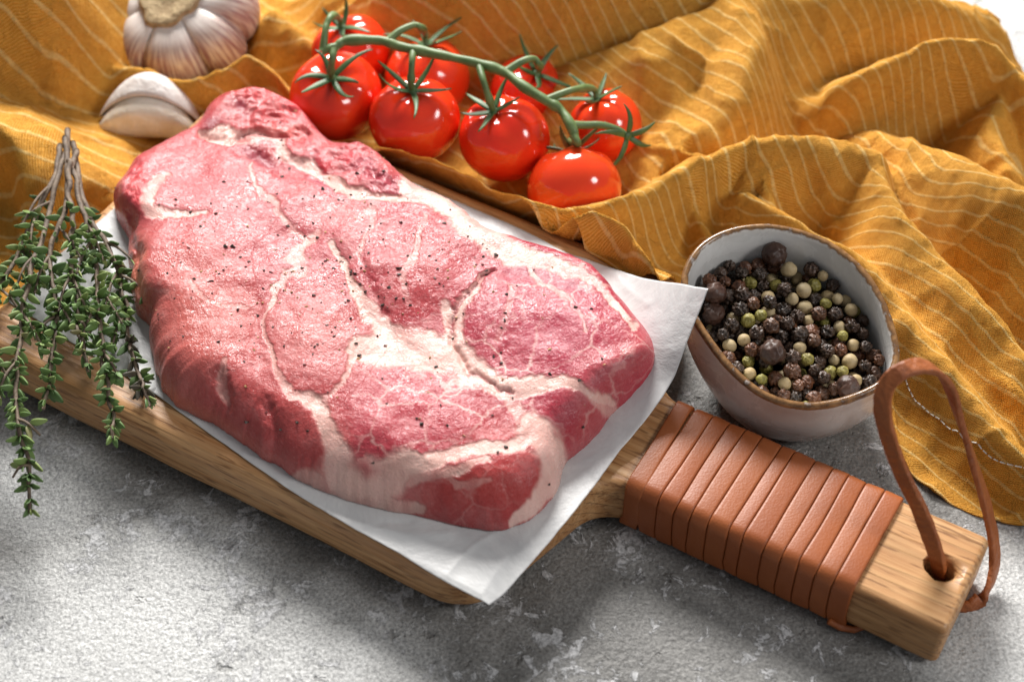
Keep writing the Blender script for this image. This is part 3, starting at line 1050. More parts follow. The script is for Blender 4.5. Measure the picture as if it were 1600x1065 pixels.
    small = 0.85 * blob(566, 730, 22, 13, 30)
    fn = fn * (1 - small)
    fcol = np.array([0.73, 0.465, 0.405]) + 0.05 * fbm(XYf / 14, 121, 3)[:, None]
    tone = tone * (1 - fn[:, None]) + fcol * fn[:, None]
    marble = np.clip(0.25 + 0.8 * blob(850, 530, 150, 110) + 0.9 * blob(780, 620, 110, 70) + 0.5 * blob(650, 660, 150, 80), 0, 1) * (1 - fn)
    # closing ring below
    bot = np.c_[C + 0.97 * R[:, None] * dirs, np.full(NA, Z0 - 0.9)]
    V = np.vstack([P, bot])
    Fq = grid_faces(NR + 1, NA, wrap_v=True)
    tone = np.clip(np.vstack([tone, tone[-NA:]]), 0, 1)
    fnn = np.r_[fn, fn[-NA:]]
    mar = np.r_[marble, marble[-NA:]]
    fd = np.vstack([fdir, fdir[-NA:]])
    return V, Fq, tone, fnn, mar, P.reshape(NR, NA, 3), fd


MV, MF, tone, fn, mar, MGRID, mfd = meat()
mo = W(560, 520, Z0)
steak = mk('pork_steak', MV, MF, M_MEAT, origin=mo)
cattr(steak.data, 'tone', tone)
fattr(steak.data, 'fat', fn)
fattr(steak.data, 'marble', mar)
_at = steak.data.attributes.new('fibre', 'FLOAT_VECTOR', 'POINT')
_at.data.foreach_set('vector', mfd.astype(np.float32).ravel())
tag(steak, 'raw pink pork neck steak with white fat seams, lying on parchment paper', 'meat')

# cracked pepper strewn over the steak
mpx = to_px(MV[:len(MGRID.reshape(-1, 3))])
spots = [(775, 400, 2.0), (385, 660, 2.0), (660, 663, 2.0), (403, 493, 1.4), (598, 477, 1.8), (555, 428, 1.6), (858, 757, 1.3), (365, 385, 1.4), (495, 372, 1.6), (445, 540, 1.2), (590, 525, 1.2),
         (605, 630, 1.1), (800, 622, 1.1), (900, 480, 1.5), (925, 483, 1.3), (905, 595, 1.4), (940, 560, 1.5), (945, 570, 1.2), (860, 585, 1.6), (700, 665, 1.1), (770, 648, 1.0), (560, 560, 1.1), (520, 420, 1.2)]
for _ in range(420):
    a, b = rng.normal(560, 190), rng.normal(430, 120)
    spots.append((a, b, abs(rng.normal(0.55, 0.38)) + 0.3))
fb = MB()
fmat = []
for (sx, sy, sz) in spots:
    j = np.argmin((mpx[:, 0] - sx) ** 2 + (mpx[:, 1] - sy) ** 2)
    if (mpx[j, 0] - sx) ** 2 + (mpx[j, 1] - sy) ** 2 > 9:
        if sz > 0.6 or on_board(W(sx, sy, ZP)[None, :2], 20)[0] < 0:
            continue
        pos = W(sx, sy, ZP + 0.9)
    else:
        pos = MV[j]
    dirs = rng.normal(size=(9, 3))
    bm = bmesh.new()
    for d in dirs:
        d = d / np.linalg.norm(d) * sz * rng.uniform(0.35, 0.62) * np.array([1.15, 0.9, 0.7])
        bm.verts.new(tuple(pos + d + np.array([0, 0, sz * 0.12])))
    r = bmesh.ops.convex_hull(bm, input=bm.verts)
    bm.verts.index_update()
    vs = [tuple(v.co) for v in bm.verts]
    fs = [tuple(v.index for v in f.verts) for f in bm.faces]
    mi = 0 if rng.random() < 0.62 or sz > 1.2 else 1
    fmat += [mi] * len(fs)
    fb.add(vs, fs)
    bm.free()
fl = mk('cracked_pepper', fb.v, fb.f, mat_simple('pepper_black', (0.012, 0.009, 0.007), (0.05, 0.032, 0.02), 900, 0.6), origin=mo, smooth=False)
fl.data.materials.append(mat_simple('pepper_tan', (0.30, 0.16, 0.055), (0.50, 0.32, 0.14), 900, 0.7))
fl.data.polygons.foreach_set('material_index', fmat)
tag(fl, 'coarse black and tan cracked pepper sprinkled over the raw steak', 'pepper', kind='stuff')


# ------------------------------------------------------------------ striped linen cloth
RIDGES = [
    # points (px, py, crest height), reach left of travel, reach right of travel, lean towards the right side (mm)
    ([(560, -50, 26), (640, -60, 44), (800, -75, 58), (1000, -85, 62), (1150, -95, 60)], 70, 40, 0),
    ([(760, 150, 8), (850, 126, 18), (900, 108, 26), (990, 75, 36), (1070, 38, 42), (1150, 0, 46), (1210, -40, 50)], 22, 62, -3),
    ([(1150, 0, 46), (1172, 55, 44), (1150, 115, 38), (1105, 180, 28)], 34, 60, -3),
    ([(1278, 140, 22), (1322, 98, 36), (1420, 66, 45), (1500, 58, 48), (1570, 80, 44), (1620, 120, 38)], 30, 24, 6),
    ([(1230, 5, 40), (1300, -20, 48), (1400, -30, 50), (1480, -5, 44), (1540, 20, 30)], 40, 34, 0),
    ([(1388, 205, 28), (1480, 236, 42), (1600, 292, 52), (1720, 340, 50)], 34, 36, 3),
    ([(900, 307, 32), (985, 290, 34), (1060, 252, 35), (1150, 208, 37), (1205, 198, 39)], 22, 17, 4),
    ([(1205, 198, 38), (1290, 205, 41), (1370, 230, 41), (1398, 267, 39), (1435, 342, 37), (1490, 422, 34), (1560, 502, 30), (1640, 582, 24)], 18, 36, 3),
    ([(1118, 288, 16), (1180, 302, 23), (1250, 327, 29), (1330, 367, 30), (1395, 432, 28), (1450, 512, 27), (1520, 592, 26), (1600, 682, 24), (1700, 770, 19)], 16, 18, 5),
    ([(590, 226, 26), (640, 240, 29), (690, 257, 31), (760, 286, 32), (850, 311, 32), (930, 303, 32)], 13, 6.5, 1.5),
    ([(770, 318, 26), (860, 333, 32), (935, 325, 38), (985, 342, 39), (1012, 387, 34), (1036, 430, 26)], 10, 10, 2),
    ([(-80, 112, 24), (0, 90, 27), (90, 66, 28), (150, 35, 26), (180, -10, 22)], 20, 48, -2),
    ([(-80, -42, 66), (60, -58, 68), (130, -85, 60), (200, -120, 40)], 50, 32, 0),
    ([(-40, 175, 36), (15, 195, 36), (46, 236, 32), (62, 300, 22), (82, 372, 6)], 60, 17, 4),
    ([(110, 112, 10), (180, 100, 20), (240, 110, 23), (290, 120, 23), (340, 108, 24), (390, 84, 28), (430, 104, 24), (462, 142, 12)], 14, 14, 3),
    ([(430, 20, 26), (480, 60, 20), (500, 100, 12)], 24, 24, 0),
    ([(1480, 300, 14), (1560, 400, 20), (1650, 470, 22)], 26, 26, 0),
    ([(90, 165, 9), (170, 245, 8), (240, 262, 7)], 22, 20, 0),
    ([(1560, 140, 30), (1548, 200, 29), (1575, 255, 28)], 28, 24, 0),
    ([(1010, 170, 14), (1050, 200, 18), (1110, 215, 20)], 14, 16, 2),
    ([(950, 140, 20), (1010, 130, 22), (1080, 110, 24)], 10, 14, 2),
    ([(1260, 240, 30), (1300, 300, 22), (1320, 340, 20)], 10, 14, 2),
    ([(0, 260, 9), (60, 330, 4)], 12, 12, 0),
    ([(60, 120, 10), (120, 190, 11), (150, 270, 8)], 12, 16, 1),
    ([(1180, 250, 26), (1215, 300, 24), (1240, 330, 26)], 8, 10, 1),
    ([(1060, 60, 40), (1110, 90, 36), (1120, 140, 30)], 9, 11, 2),
    ([(1480, 480, 22), (1540, 560, 22), (1620, 640, 20)], 8, 8, 1),
    ([(960, 200, 14), (1020, 225, 18), (1100, 228, 26)], 9, 10, 2),
    ([(1040, 300, 14), (1090, 330, 16), (1120, 380, 10)], 9, 10, 2),
]
_R = []
for pts, wl, wr, lean in RIDGES:
    w = spline([W(*p) for p in pts], 6 * len(pts))
    _R.append((w, wl, wr, lean))


def cloth_height(xy, rough=1.0):
    """height and sideways lean of the cloth over plan positions (mm)"""
    jit = xy + 2.0 * np.stack([fbm(xy / 34, 201, 3), fbm(xy / 34, 211, 3)], 1)
    shift = np.zeros((len(xy), 2))
    K = 1.3
    acc = np.exp(np.full(len(xy), 1.5) / K)
    for w, wl, wr, lean in _R:
        tg = np.gradient(w[:, :2], axis=0)
        tg /= np.linalg.norm(tg, axis=1, keepdims=True)
        d, s, zt = polyline_dist(jit, w[:, :2], np.c_[w[:, 2], tg], max(wl, wr) + 4)
        x = np.clip(d / np.where(s > 0, wl, wr), 0, 1)
        pr = 0.5 * (1 + np.cos(math.pi * x ** 0.86))
        acc += np.exp(zt[:, 0] * pr / K) - 1.0
        if lean:
            nr = np.stack([zt[:, 2], -zt[:, 1]], 1)
            shift += nr * (lean * np.exp(-(d / (0.5 * min(wl, wr))) ** 2))[:, None]
    h = K * np.log(acc)
    if rough:
        rdg = 1 - np.abs(vnoise(jit / 21 + 3.3, 241)) * 2
        h = h + 1.4 * fbm(xy / 24, 221, 4) + 0.4 * fbm(xy / 6, 231, 3) + 2.0 * np.clip(rdg, 0, 1) ** 2 + 0.8 * np.clip(1 - np.abs(vnoise(jit / 9 + 1.7, 243)) * 2.4, 0, 1) ** 2
    # lies on top of the board's far edge, flat on the table elsewhere
    db = on_board(xy)
    u = xy @ BU
    over = sstep(-3.5, 1.0, db) * sstep(-98, -84, u)
    h = np.maximum(h, over * (ZB1 + 1.0))
    return np.maximum(h, 0.5), shift


B_ = [(-420, -40), (-320, -30), (-230, -30)] + [tuple(b2w(-154, v)) for v in (-70, -40, -10, 15)] + [tuple(b2w(-150, 34)), tuple(b2w(-130, 37)), tuple(b2w(-110, 37)), tuple(b2w(-96, 37))]
B_ += [tuple(W(x, y, 24)[:2]) for x, y in [(592, 236), (640, 253), (690, 276), (760, 308), (830, 336), (890, 366), (930, 393), (965, 416), (1000, 430), (1034, 434)]]
B_ += [tuple(W(1066, 452, 12)[:2]), tuple(W(1092, 470, 2)[:2]), (84, 4), (104, 4), (120, -4), (128, -18)]
B_ += [tuple(W(x, y, 1)[:2]) for x, y in [(1392, 655), (1402, 702), (1440, 755), (1520, 801), (1600, 823), (1750, 850), (1950, 870)]]
NS, NTT = 470, 300
_b = np.array(B_)
_l = np.r_[0, np.cumsum(np.linalg.norm(np.diff(_b, axis=0), axis=1))]
_bs = spline(_b, 1500)
_ls = np.r_[0, np.cumsum(np.linalg.norm(np.diff(_bs, axis=0), axis=1))]
sl = np.linspace(0, _ls[-1], NS)
Bc = np.stack([np.interp(sl, _ls, _bs[:, 0]), np.interp(sl, _ls, _bs[:, 1])], 1)
Bc += 0.25 * np.stack([vnoise(Bc / 4, 3), vnoise(Bc / 4, 4)], 1)
f = np.linspace(0, 1, NS)
# back edge: straight towards the rear, ending as the cloth does near the top right corner
_k = np.array([(-420, 330), (120, 330), tuple(W(1500, -45, 30)[:2]), tuple(W(1560, 5, 30)[:2]), tuple(W(1640, 60, 30)[:2]), (420, 60)])
Kc = np.stack([np.interp(f, [0, 0.55, 0.70, 0.78, 0.88, 1], _k[:, i]) for i in (0, 1)], 1)
tt = np.linspace(0, 1, NTT) ** 1.12
G = Bc[None] * (1 - tt[:, None, None]) + Kc[None] * tt[:, None, None]
Gf = G.reshape(-1, 2)
hh, sh = cloth_height(Gf)
# arc length coordinates from a regular height grid, so the stripes follow the folds
gx, gy = np.arange(-440, 480, 2.0), np.arange(-170, 340, 2.0)
GX, GY = np.meshgrid(gx, gy)
HH = cloth_height(np.stack([GX.ravel(), GY.ravel()], 1), 0)[0].reshape(GX.shape)
hx, hy = np.gradient(HH, 2.0, 2.0)[1], np.gradient(HH, 2.0, 2.0)[0]
turn = (0.15 + 0.62 * sstep(-110, 20, gx))[None]                # stripes swing round with the crumple
SX = np.cumsum(np.sqrt(1 + np.minimum(hx * hx, 0.8)) * turn, 1) * 2.0
SY = np.cumsum(np.sqrt(1 + np.minimum(hy * hy, 0.8)), 0) * 2.0
for _ in range(10):
    for A_ in (SX, SY):
        A_[1:-1, 1:-1] = (A_[:-2, 1:-1] + A_[2:, 1:-1] + A_[1:-1, :-2] + A_[1:-1, 2:]) / 4


def bil(A, xy):
    x = np.clip((xy[:, 0] - gx[0]) / 2.0, 0, len(gx) - 1.001)
    y = np.clip((xy[:, 1] - gy[0]) / 2.0, 0, len(gy) - 1.001)
    i, j = x.astype(int), y.astype(int)
    a, b = x - i, y - j
    return A[j, i] * (1 - a) * (1 - b) + A[j, i + 1] * a * (1 - b) + A[j + 1, i] * (1 - a) * b + A[j + 1, i + 1] * a * b


su, sv = bil(SX, Gf), bil(SY, Gf)
Vv = su + 0.72 * sv
U = 0.8 * Gf[:, 0] - 0.6 * sv
CV = np.c_[Gf[:, 0] + sh[:, 0], Gf[:, 1] + sh[:, 1], hh]
co = np.array([100.0, 100.0, 0.0])
n = len(CV)
CF = grid_faces(NTT, NS)
under = CV - np.array([0, 0, 0.9])
under[:, 2] = np.maximum(under[:, 2], 0.05)
I = np.arange(n).reshape(NTT, NS)
allF = [CF[:, ::-1]]
edge = []
loop = list(I[0]) + list(I[1:, -1]) + list(I[-1, :-1][::-1]) + list(I[1:-1, 0][::-1])
L = np.array(loop)
edge = np.stack([L, np.roll(L, -1), np.roll(L, -1) + n, L + n], 1)
fall = np.vstack([CF, CF[:, ::-1] + n, edge[:, ::-1]])
cloth = mk('linen_cloth', np.vstack([CV, under]), fall, M_LINEN, origin=co)
uvl = cloth.data.uv_layers.new(name='UVMap')
uvv = np.stack([np.r_[U, U], np.r_[Vv, Vv]], 1)
uvl.data.foreach_set('uv', uvv[fall.ravel()].astype(np.float32).ravel())
tag(cloth, 'crumpled mustard yellow linen cloth with thin pale stripes, behind the board', 'cloth')

# hem stitching a finger's width in from the front corner edge
hb = np.array([W(x, y, 2)[:2] for x, y in [(1400, 600), (1425, 640), (1465, 680), (1520, 730), (1575, 762), (1660, 790)]])
hs = spline(hb, 60)
sb = MB()
for k in range(0, 58, 2):
    seg = spline(hs[k:k + 3], 5)
    # two thirds stitch, one third gap
    pts = seg[:4]
    hz, hsft = cloth_height(pts)
    V, Fq = tube(np.c_[pts + hsft, hz + 0.25], 0.28, 6)
    sb.add(V, Fq)
stt = mk('hem_stitching', np.array(sb.v) - co, sb.f, M_STITCH, cloth)
stt['kind'] = 'stuff'


def cloth_at(x, y):
    return float(cloth_height(np.array([[x, y]]))[0][0])


# ------------------------------------------------------------------ bowl of pepper
RIM_PX = [(1065, 430), (1090, 385), (1140, 358), (1210, 352), (1290, 375), (1350, 420), (1385, 475), (1405, 540), (1400, 580), (1370, 610), (1310, 633), (1250, 638), (1190, 620), (1140, 580), (1100, 530), (1073, 480)]
RC = W(1237, 495, 43)
rim = []
for x, y in RIM_PX:
    z = 43.0
    for _ in range(20):
        w = W(x, y, z)
        z = 43 + 0.22 * (w[1] - RC[1])
    rim.append(w)
RIM = closed_spline(np.array(rim), 144)
RIMC = RIM.mean(0)
BASEC = np.array([96.0, -24.0, 0.0])
ba = np.arctan2(RIM[:, 1] - RIMC[1], RIM[:, 0] - RIMC[0])
BASE = np.stack([BASEC[0] + 21.5 * np.cos(ba), BASEC[1] + 21.5 * np.sin(ba), np.zeros(144)], 1)


def bowl_ring(s, inset, dz=0.0):
    """ring on the outer wall: s = 0 at the foot, 1 at the rim; inset moves inwards"""
    k = 1 - (1 - s) ** 1.9                          # rounded belly
    xy = BASE[:, :2] * (1 - k) + RIM[:, :2] * k
    c = BASEC[:2] * (1 - k) + RIMC[:2] * k
    d = xy - c
    r = np.linalg.norm(d, axis=1, keepdims=True)
    belly = 1.0 + 0.06 * math.sin(math.pi * min(1, s * 1.15))
    xy = c + d / r * np.maximum(r * belly - inset, 0.5)
    z = RIM[:, 2] * s + dz
    return np.c_[xy, z]


TH = 2.6
rings, rimn, outs = [], [], []
for s in np.linspace(0, 1, 26):
    rings.append(bowl_ring(max(s, 0.0), 0 if s > 0.02 else 1.2, 0.0))
    rimn.append(float(sstep(0.955, 0.995, s)) * 1.0)
    outs.append(1.0)
for a in np.linspace(0.25, 1, 4):
    A = a * math.pi
    rings.append(bowl_ring(1.0, TH / 2 * (1 - math.cos(A)), 1.25 * math.sin(A)))
    rimn.append(0.75 if a < 0.8 else 0.45)
    outs.append(0.3 if a > 0.5 else 1.0)
for s in np.linspace(0.97, 0.1, 22):
    rings.append(bowl_ring(s, TH + 0.5 * (1 - s)))
    rimn.append(float(sstep(0.955, 1.0, s)) * 0.4)
    outs.append(0.0)
for sc_ in (0.7, 0.35, 0.03):
    r0 = bowl_ring(0.1, TH + 0.45)
    c0 = r0.mean(0)
    q = c0 + (r0 - c0) * sc_
    q[:, 2] = r0[:, 2] - 1.0 * (1 - sc_)
    rings.append(q)
    rimn.append(0.0)
    outs.append(0.0)
BV_ = np.vstack(rings)
BF_ = grid_faces(len(rings), 144, wrap_v=True)
BV_ = np.vstack([BV_, BASEC + np.array([0, 0, 0.4])])
BFl = [tuple(f) for f in BF_] + [((k + 1) % 144, k, len(BV_) - 1) for k in range(144)]
bowl = mk('pepper_bowl', BV_, BFl, M_BOWL, origin=(BASEC[0], BASEC[1], 0))
fattr(bowl.data, 'rimness', np.r_[np.repeat(rimn, 144), 0])
fattr(bowl.data, 'outside', np.r_[np.repeat(outs, 144), 1])
tag(bowl, 'small pale grey stoneware bowl with brown rim, full of mixed peppercorns', 'bowl')

# peppercorns dropped in one by one
INS = [bowl_ring(s, TH + 0.5 * (1 - s)) for s in np.linspace(0.12, 0.97, 18)]


def inner_radius(c_xy, z):
    return None


def inside(x, y, z, r):
    """clearance test against the bowl's inner wall at height z (ring chosen by mean height)"""
    zs = np.array([g[:, 2].mean() for g in INS])
    # rings tilt: compare height above the tilted plane
    k = np.clip(np.interp(z - 0.22 * (y - RC[1]) * z / 43.0, zs, np.arange(18)), 0, 17)
    i = int(k)
    j = min(17, i + 1)
    ring = INS[i] * (1 - (k - i)) + INS[j] * (k - i)
    c = ring.mean(0)[:2]
    a = math.atan2(y - c[1], x - c[0])
    ra = np.arctan2(ring[:, 1] - c[1], ring[:, 0] - c[0])
    q = int(np.argmin(np.abs((ra - a + math.pi) % (2 * math.pi) - math.pi)))
    return math.hypot(x - c[0], y - c[1]) + r < np.linalg.norm(ring[q, :2] - c)


corns = np.zeros((0, 4))
FILLC = np.array([94.0, -26.0])


def fill_top(x, y):
    return 33.3 + 0.20 * (y - RC[1]) + 2.2 * math.exp(-((x - 88) ** 2 + (y + 12) ** 2) / 300)


fails = 0
while fails < 260 and len(corns) < 1500:
    r = rng.choice([2.0, 2.25, 2.5, 2.75], p=[0.2, 0.35, 0.3, 0.15])
    best = None
    for _ in range(14):
        a, q = rng.uniform(0, 2 * math.pi), math.sqrt(rng.uniform(0, 1)) * 34
        x, y = FILLC[0] + q * math.cos(a), FILLC[1] + q * math.sin(a)
        z = 8.0 + r
        if len(corns):
            d2 = (corns[:, 0] - x) ** 2 + (corns[:, 1] - y) ** 2
            s2 = (corns[:, 3] + r) * 0.97
            m = d2 < s2 ** 2
            if m.any():
                z = max(z, (corns[m, 2] + np.sqrt(s2[m] ** 2 - d2[m])).max())
        if z > fill_top(x, y) or not inside(x, y, z, r):
            continue
        if best is None or z < best[2]:
            best = (x, y, z)
    if best is None:
        fails += 1
        continue
    corns = np.vstack([corns, [best[0], best[1], best[2], r]])
# big ones on top of the pile
for (bx, by, br) in [(1210, 397, 4.3), (1207, 550, 4.3), (1117, 458, 3.7), (1325, 605, 4.0), (1115, 490, 3.6)]:
    z = 30.0
    for _ in range(8):
        w = W(bx, by, z)
        d2 = (corns[:, 0] - w[0]) ** 2 + (corns[:, 1] - w[1]) ** 2
        s2 = corns[:, 3] + br
        m = d2 < s2 ** 2
        z = (corns[m, 2] + np.sqrt(s2[m] ** 2 - d2[m])).max() - 2.6 if m.any() else z
        z = min(max(z, fill_top(w[0], w[1]) + 0.6), 42)
    w = W(bx, by, z)
    keep = ((corns[:, :3] - w) ** 2).sum(1) > ((corns[:, 3] + br) * 0.80) ** 2
    corns = corns[keep]
    corns = np.vstack([corns, [w[0], w[1], z, br]])


IV, IF = ico(4)
IVs, IFs = ico(2)


def corn_mesh(name, mat, seed, wrinkle):
    v = IV.copy()
    if wrinkle > 0.02:
        q = v + 0.35 * np.stack([fbm(v * 1.6, seed + 1, 2), fbm(v * 1.6, seed + 2, 2), fbm(v * 1.6, seed + 3, 2)], 1)
        rid = 1 - np.abs(vnoise(q * 2.1, seed)) * 2.2
        rid = np.clip(rid, -0.6, 1)
        crest = np.clip(rid, 0, 1) ** 2
        d = 1 + wrinkle * (rid - 0.6) + 0.07 * fbm(v * 1.2, seed + 7, 2)
    else:
        crest = np.zeros(len(v))
        d = 1 + 0.04 * fbm(v * 1.5, seed, 3) + 0.012 * fbm(v * 6, seed + 4, 2)
    v = v * d[:, None]
    me = bpy.data.meshes.new(name)
    me.from_pydata([tuple(x * MM) for x in v], [], [tuple(int(i) for i in fc) for fc in IF])
    me.polygons.foreach_set('use_smooth', [True] * len(me.polygons))
    me.materials.append(mat)
    fattr(me, 'crest', crest)
    return me


MP_B = mat_pepper('black_pepper', (0.010, 0.008, 0.007), (0.075, 0.046, 0.03), 0.45)
MP_N = mat_pepper('brown_pepper', (0.03, 0.012, 0.007), (0.16, 0.075, 0.038), 0.45)
MP_W = mat_pepper('white_pepper', (0.36, 0.26, 0.13), (0.52, 0.42, 0.25), 0.6, 300, 0.25, (0.9, 0.8, 0.6))
MP_G = mat_pepper('green_pepper', (0.14, 0.11, 0.02), (0.33, 0.28, 0.07), 0.55, 300, 0.5, (0.8, 0.9, 0.6))
MP_A = mat_pepper('allspice', (0.022, 0.010, 0.007), (0.065, 0.032, 0.020), 0.5, 420, 0.8)
KIND = {
    'black': ('black_peppercorn', [corn_mesh('black_peppercorn', MP_B, 300 + 11 * i, 0.33 + 0.06 * (i % 3)) for i in range(5)], 'wrinkled black peppercorn among the mixed peppercorns in the bowl', 'black peppercorns in the bowl'),
    'brown': ('brown_peppercorn', [corn_mesh('brown_peppercorn', MP_N, 400 + 11 * i, 0.25) for i in range(3)], 'wrinkled reddish brown peppercorn among the mixed peppercorns in the bowl', 'brown peppercorns in the bowl'),
    'white': ('white_peppercorn', [corn_mesh('white_peppercorn', MP_W, 500 + 11 * i, 0.0) for i in range(3)], 'smooth cream white peppercorn among the mixed peppercorns in the bowl', 'white peppercorns in the bowl'),
    'green': ('green_peppercorn', [corn_mesh('green_peppercorn', MP_G, 600 + 11 * i, 0.12) for i in range(3)], 'olive green peppercorn among the mixed peppercorns in the bowl', 'green peppercorns in the bowl'),
    'big': ('allspice_berry', [corn_mesh('allspice_berry', MP_A, 700 + 11 * i, 0.13) for i in range(3)], 'large round dark brown allspice berry on top of the peppercorns in bowl', 'allspice berries in the bowl'),
}
# nearest the surface first
top = np.array([c[2] - fill_top(c[0], c[1]) + (50 if c[3] > 3.2 else 0) for c in corns])
order = np.argsort(-top)
fillb = MB()
for rank, k in enumerate(order):
    x, y, z, r = corns[k]
    if rank < 285:
        if r > 3.2:
            kind = 'big'
        else:
            kind = rng.choice(['black', 'brown', 'white', 'green'], p=[0.48, 0.20, 0.20, 0.12])
        nm, mset, lab, grp = KIND[kind]
        o = mko(nm, mset[int(rng.integers(len(mset)))], None, (x, y, z))
        s = r * (0.98 if kind in ('white', 'green') else 1.06)
        o.scale = (s * rng.uniform(0.93, 1.05), s * rng.uniform(0.93, 1.05), s * rng.uniform(0.9, 1.04))
        o.rotation_euler = tuple(rng.uniform(0, 6.28, 3))
        tag(o, lab, 'peppercorn' if kind != 'big' else 'allspice', grp)
    else:
        fillb.add(IVs * r + np.array([x, y, z]), IFs)
if fillb.v:
    fo = mk('peppercorn_fill', fillb.v, fillb.f, MP_B, origin=(BASEC[0], BASEC[1], 8))
    tag(fo, 'dark peppercorns deeper down inside the bowl', 'peppercorns', kind='stuff')


# ------------------------------------------------------------------ vine tomatoes
def tomato_mesh(seed):
    nl, nt = 48, 40
    V = []
    lob = 5 if seed % 2 else 6
    for i in range(nl + 1):
        ph = math.pi * i / nl
        for j in range(nt):
            a = 2 * math.pi * j / nt
            r = 1.0
            topk = math.exp(-(ph / 0.42) ** 2)
            r *= 1 - 0.19 * topk + 0.035 * math.cos(lob * a + seed) * math.exp(-((ph - 0.55) / 0.45) ** 2)
            r *= 1 - 0.05 * math.exp(-((math.pi - ph) / 0.3) ** 2)
            r *= 1 + (0.02 + 0.008 * (seed % 3)) * math.sin(a * 2 + seed) * math.sin(ph)
            V.append((r * math.sin(ph) * math.cos(a), r * math.sin(ph) * math.sin(a), 0.94 * r * math.cos(ph)))
    return np.array(V), grid_faces(nl + 1, nt, wrap_v=True)


def frame_from(axis):
    z = np.asarray(axis, float)
    z = z / np.linalg.norm(z)
    x = np.cross([0.3, 1, 0.2], z)
    x /= np.linalg.norm(x)
    return np.stack([x, np.cross(z, x), z], 1)


def sepals(center, axis, n, length, seed, curl=1.0):
    """thin curled pointed sepals round the stalk"""
    rs = random.Random(seed)
    M = frame_from(axis)
    mb = MB()
    for k in range(n):
        a = 2 * math.pi * (k + rs.uniform(-0.2, 0.2)) / n
        L_ = length * rs.uniform(0.75, 1.2)
        up = rs.uniform(0.1, 1.0) * curl
        ns = 9
        V = []
        tw = rs.uniform(-0.6, 0.6)
        for i in range(ns):
            s = i / (ns - 1)
            rr = 1.0 + L_ * s * (1 - 0.25 * up * s)
            hz = 0.6 + L_ * (0.10 * math.sin(s * 3) + up * 0.75 * s ** 2.2)
            w = (2.1 * (1 - s) ** 0.75 + 0.18) * (0.8 + 0.5 * math.sin(min(1, s * 2.4) * math.pi / 2))
            aa = a + tw * s * s * 0.6
            dr = np.array([math.cos(aa), math.sin(aa), 0])
            sd = np.array([-math.sin(aa), math.cos(aa), 0.0])
            ct = dr * rr + np.array([0, 0, hz])
            for q, hq in ((-1, 0.35), (0, -0.05), (1, 0.35)):
                V.append(center + M @ (ct + sd * w * 0.5 * q + np.array([0, 0, hq * w * 0.5])))
            for q in (1, 0, -1):
                V.append(center + M @ (ct + sd * w * 0.5 * q + np.array([0, 0, (0.35 if q else -0.05) * w * 0.5 - 0.45])))
        Fq = [tuple(fc) for fc in grid_faces(ns, 6, wrap_v=True)]
        Fq += [tuple(range(6))[::-1], tuple(range((ns - 1) * 6, ns * 6))]
        mb.add(V, Fq)
    # hub
    hv, hf = ico(2)
    mb.add(np.array(center) + (hv * np.array([1.9, 1.9, 1.0]) + np.array([0, 0, 0.5])) @ M.T, hf)
    return mb


TOM = [  # centre pixel, radius px, centre height, calyx pixel
    ((525, 150), 72, 26, (517, 131)), ((648, 187), 70, 25, (642, 138)), ((788, 217), 71, 24, (763, 172)), ((897, 296), 74, 19, None),
    ((946, 196), 59, 19, (925, 150)), ((822, 142), 58, 15, (846, 120)), ((668, 122), 66, 16, (664, 62)), ((548, 80), 60, 17, (529, 42))]
truss = empty('tomato_truss', (W(700, 170, 0)[0], W(700, 170, 0)[1], 0))
tag(truss, 'bunch of ripe red cherry tomatoes joined by a green vine, on the cloth', 'tomatoes')
tp = np.array([float(x) / MM for x in truss.location])
tc = []
for (cx, cy), rp, z, cal in TOM:
    c = W(cx, cy, z)
    depth = (c - CAM) @ FWD
    tc.append([c, rp * depth / F_PX, cal])
for it in range(40):                                 # push apart where two would overlap
    for i in range(len(tc)):
        for j in range(i):
            d = tc[i][0] - tc[j][0]
            L_ = np.linalg.norm(d)
            need = (tc[i][1] + tc[j][1]) * 0.985
            if L_ < need:
                ray_i = (tc[i][0] - CAM) / np.linalg.norm(tc[i][0] - CAM)
                ray_j = (tc[j][0] - CAM) / np.linalg.norm(tc[j][0] - CAM)
                back, front = (i, j) if (tc[i][0] - CAM) @ FWD > (tc[j][0] - CAM) @ FWD else (j, i)
                tc[back][0] = tc[back][0] + ((tc[back][0] - CAM) / np.linalg.norm(tc[back][0] - CAM)) * 0.4
                tc[back][0][2] = max(tc[back][0][2], tc[back][1] - 1.0)
for i, (c, r, cal) in enumerate(tc):
    if cal is not None:
        # calyx point on the sphere under its pixel
        q = W(cal[0], cal[1], 0) - CAM
        q /= np.linalg.norm(q)
        oc = CAM - c
        b_ = oc @ q
        disc = b_ * b_ - (oc @ oc - r * r)
        hit = CAM + q * (-b_ - math.sqrt(max(disc, 0)))
        axis = (hit - c) / np.linalg.norm(hit - c)
        axis = axis * 0.8 + np.array([0, 0.10, 0.2])
    else:
        axis = np.array([-0.05, 0.85, 0.42])
    axis = axis / np.linalg.norm(axis)
    tv, tf = tomato_mesh(i)
    if cal is None:
        tv = tv * np.array([1.06, 1.0, 0.95])
    tv = (tv * r) @ frame_from(axis).T
    to = mk('tomato', tv + (c - tp), tf, M_TOM, truss, c - tp)
    tc[i].append(axis)
    ct = axis * r * 0.80
    mb = sepals(ct, axis, 5 if i % 3 else 6, 16.0 if r > 16 else 14.0, 50 + i, 1.0 if i not in (2, 4) else 0.7)
    mk('calyx', mb.v, mb.f, M_SEPAL, to)
vb = MB()


def vz(x, y, z):
    return W(430 + x / 2.667, y / 2.667, z)


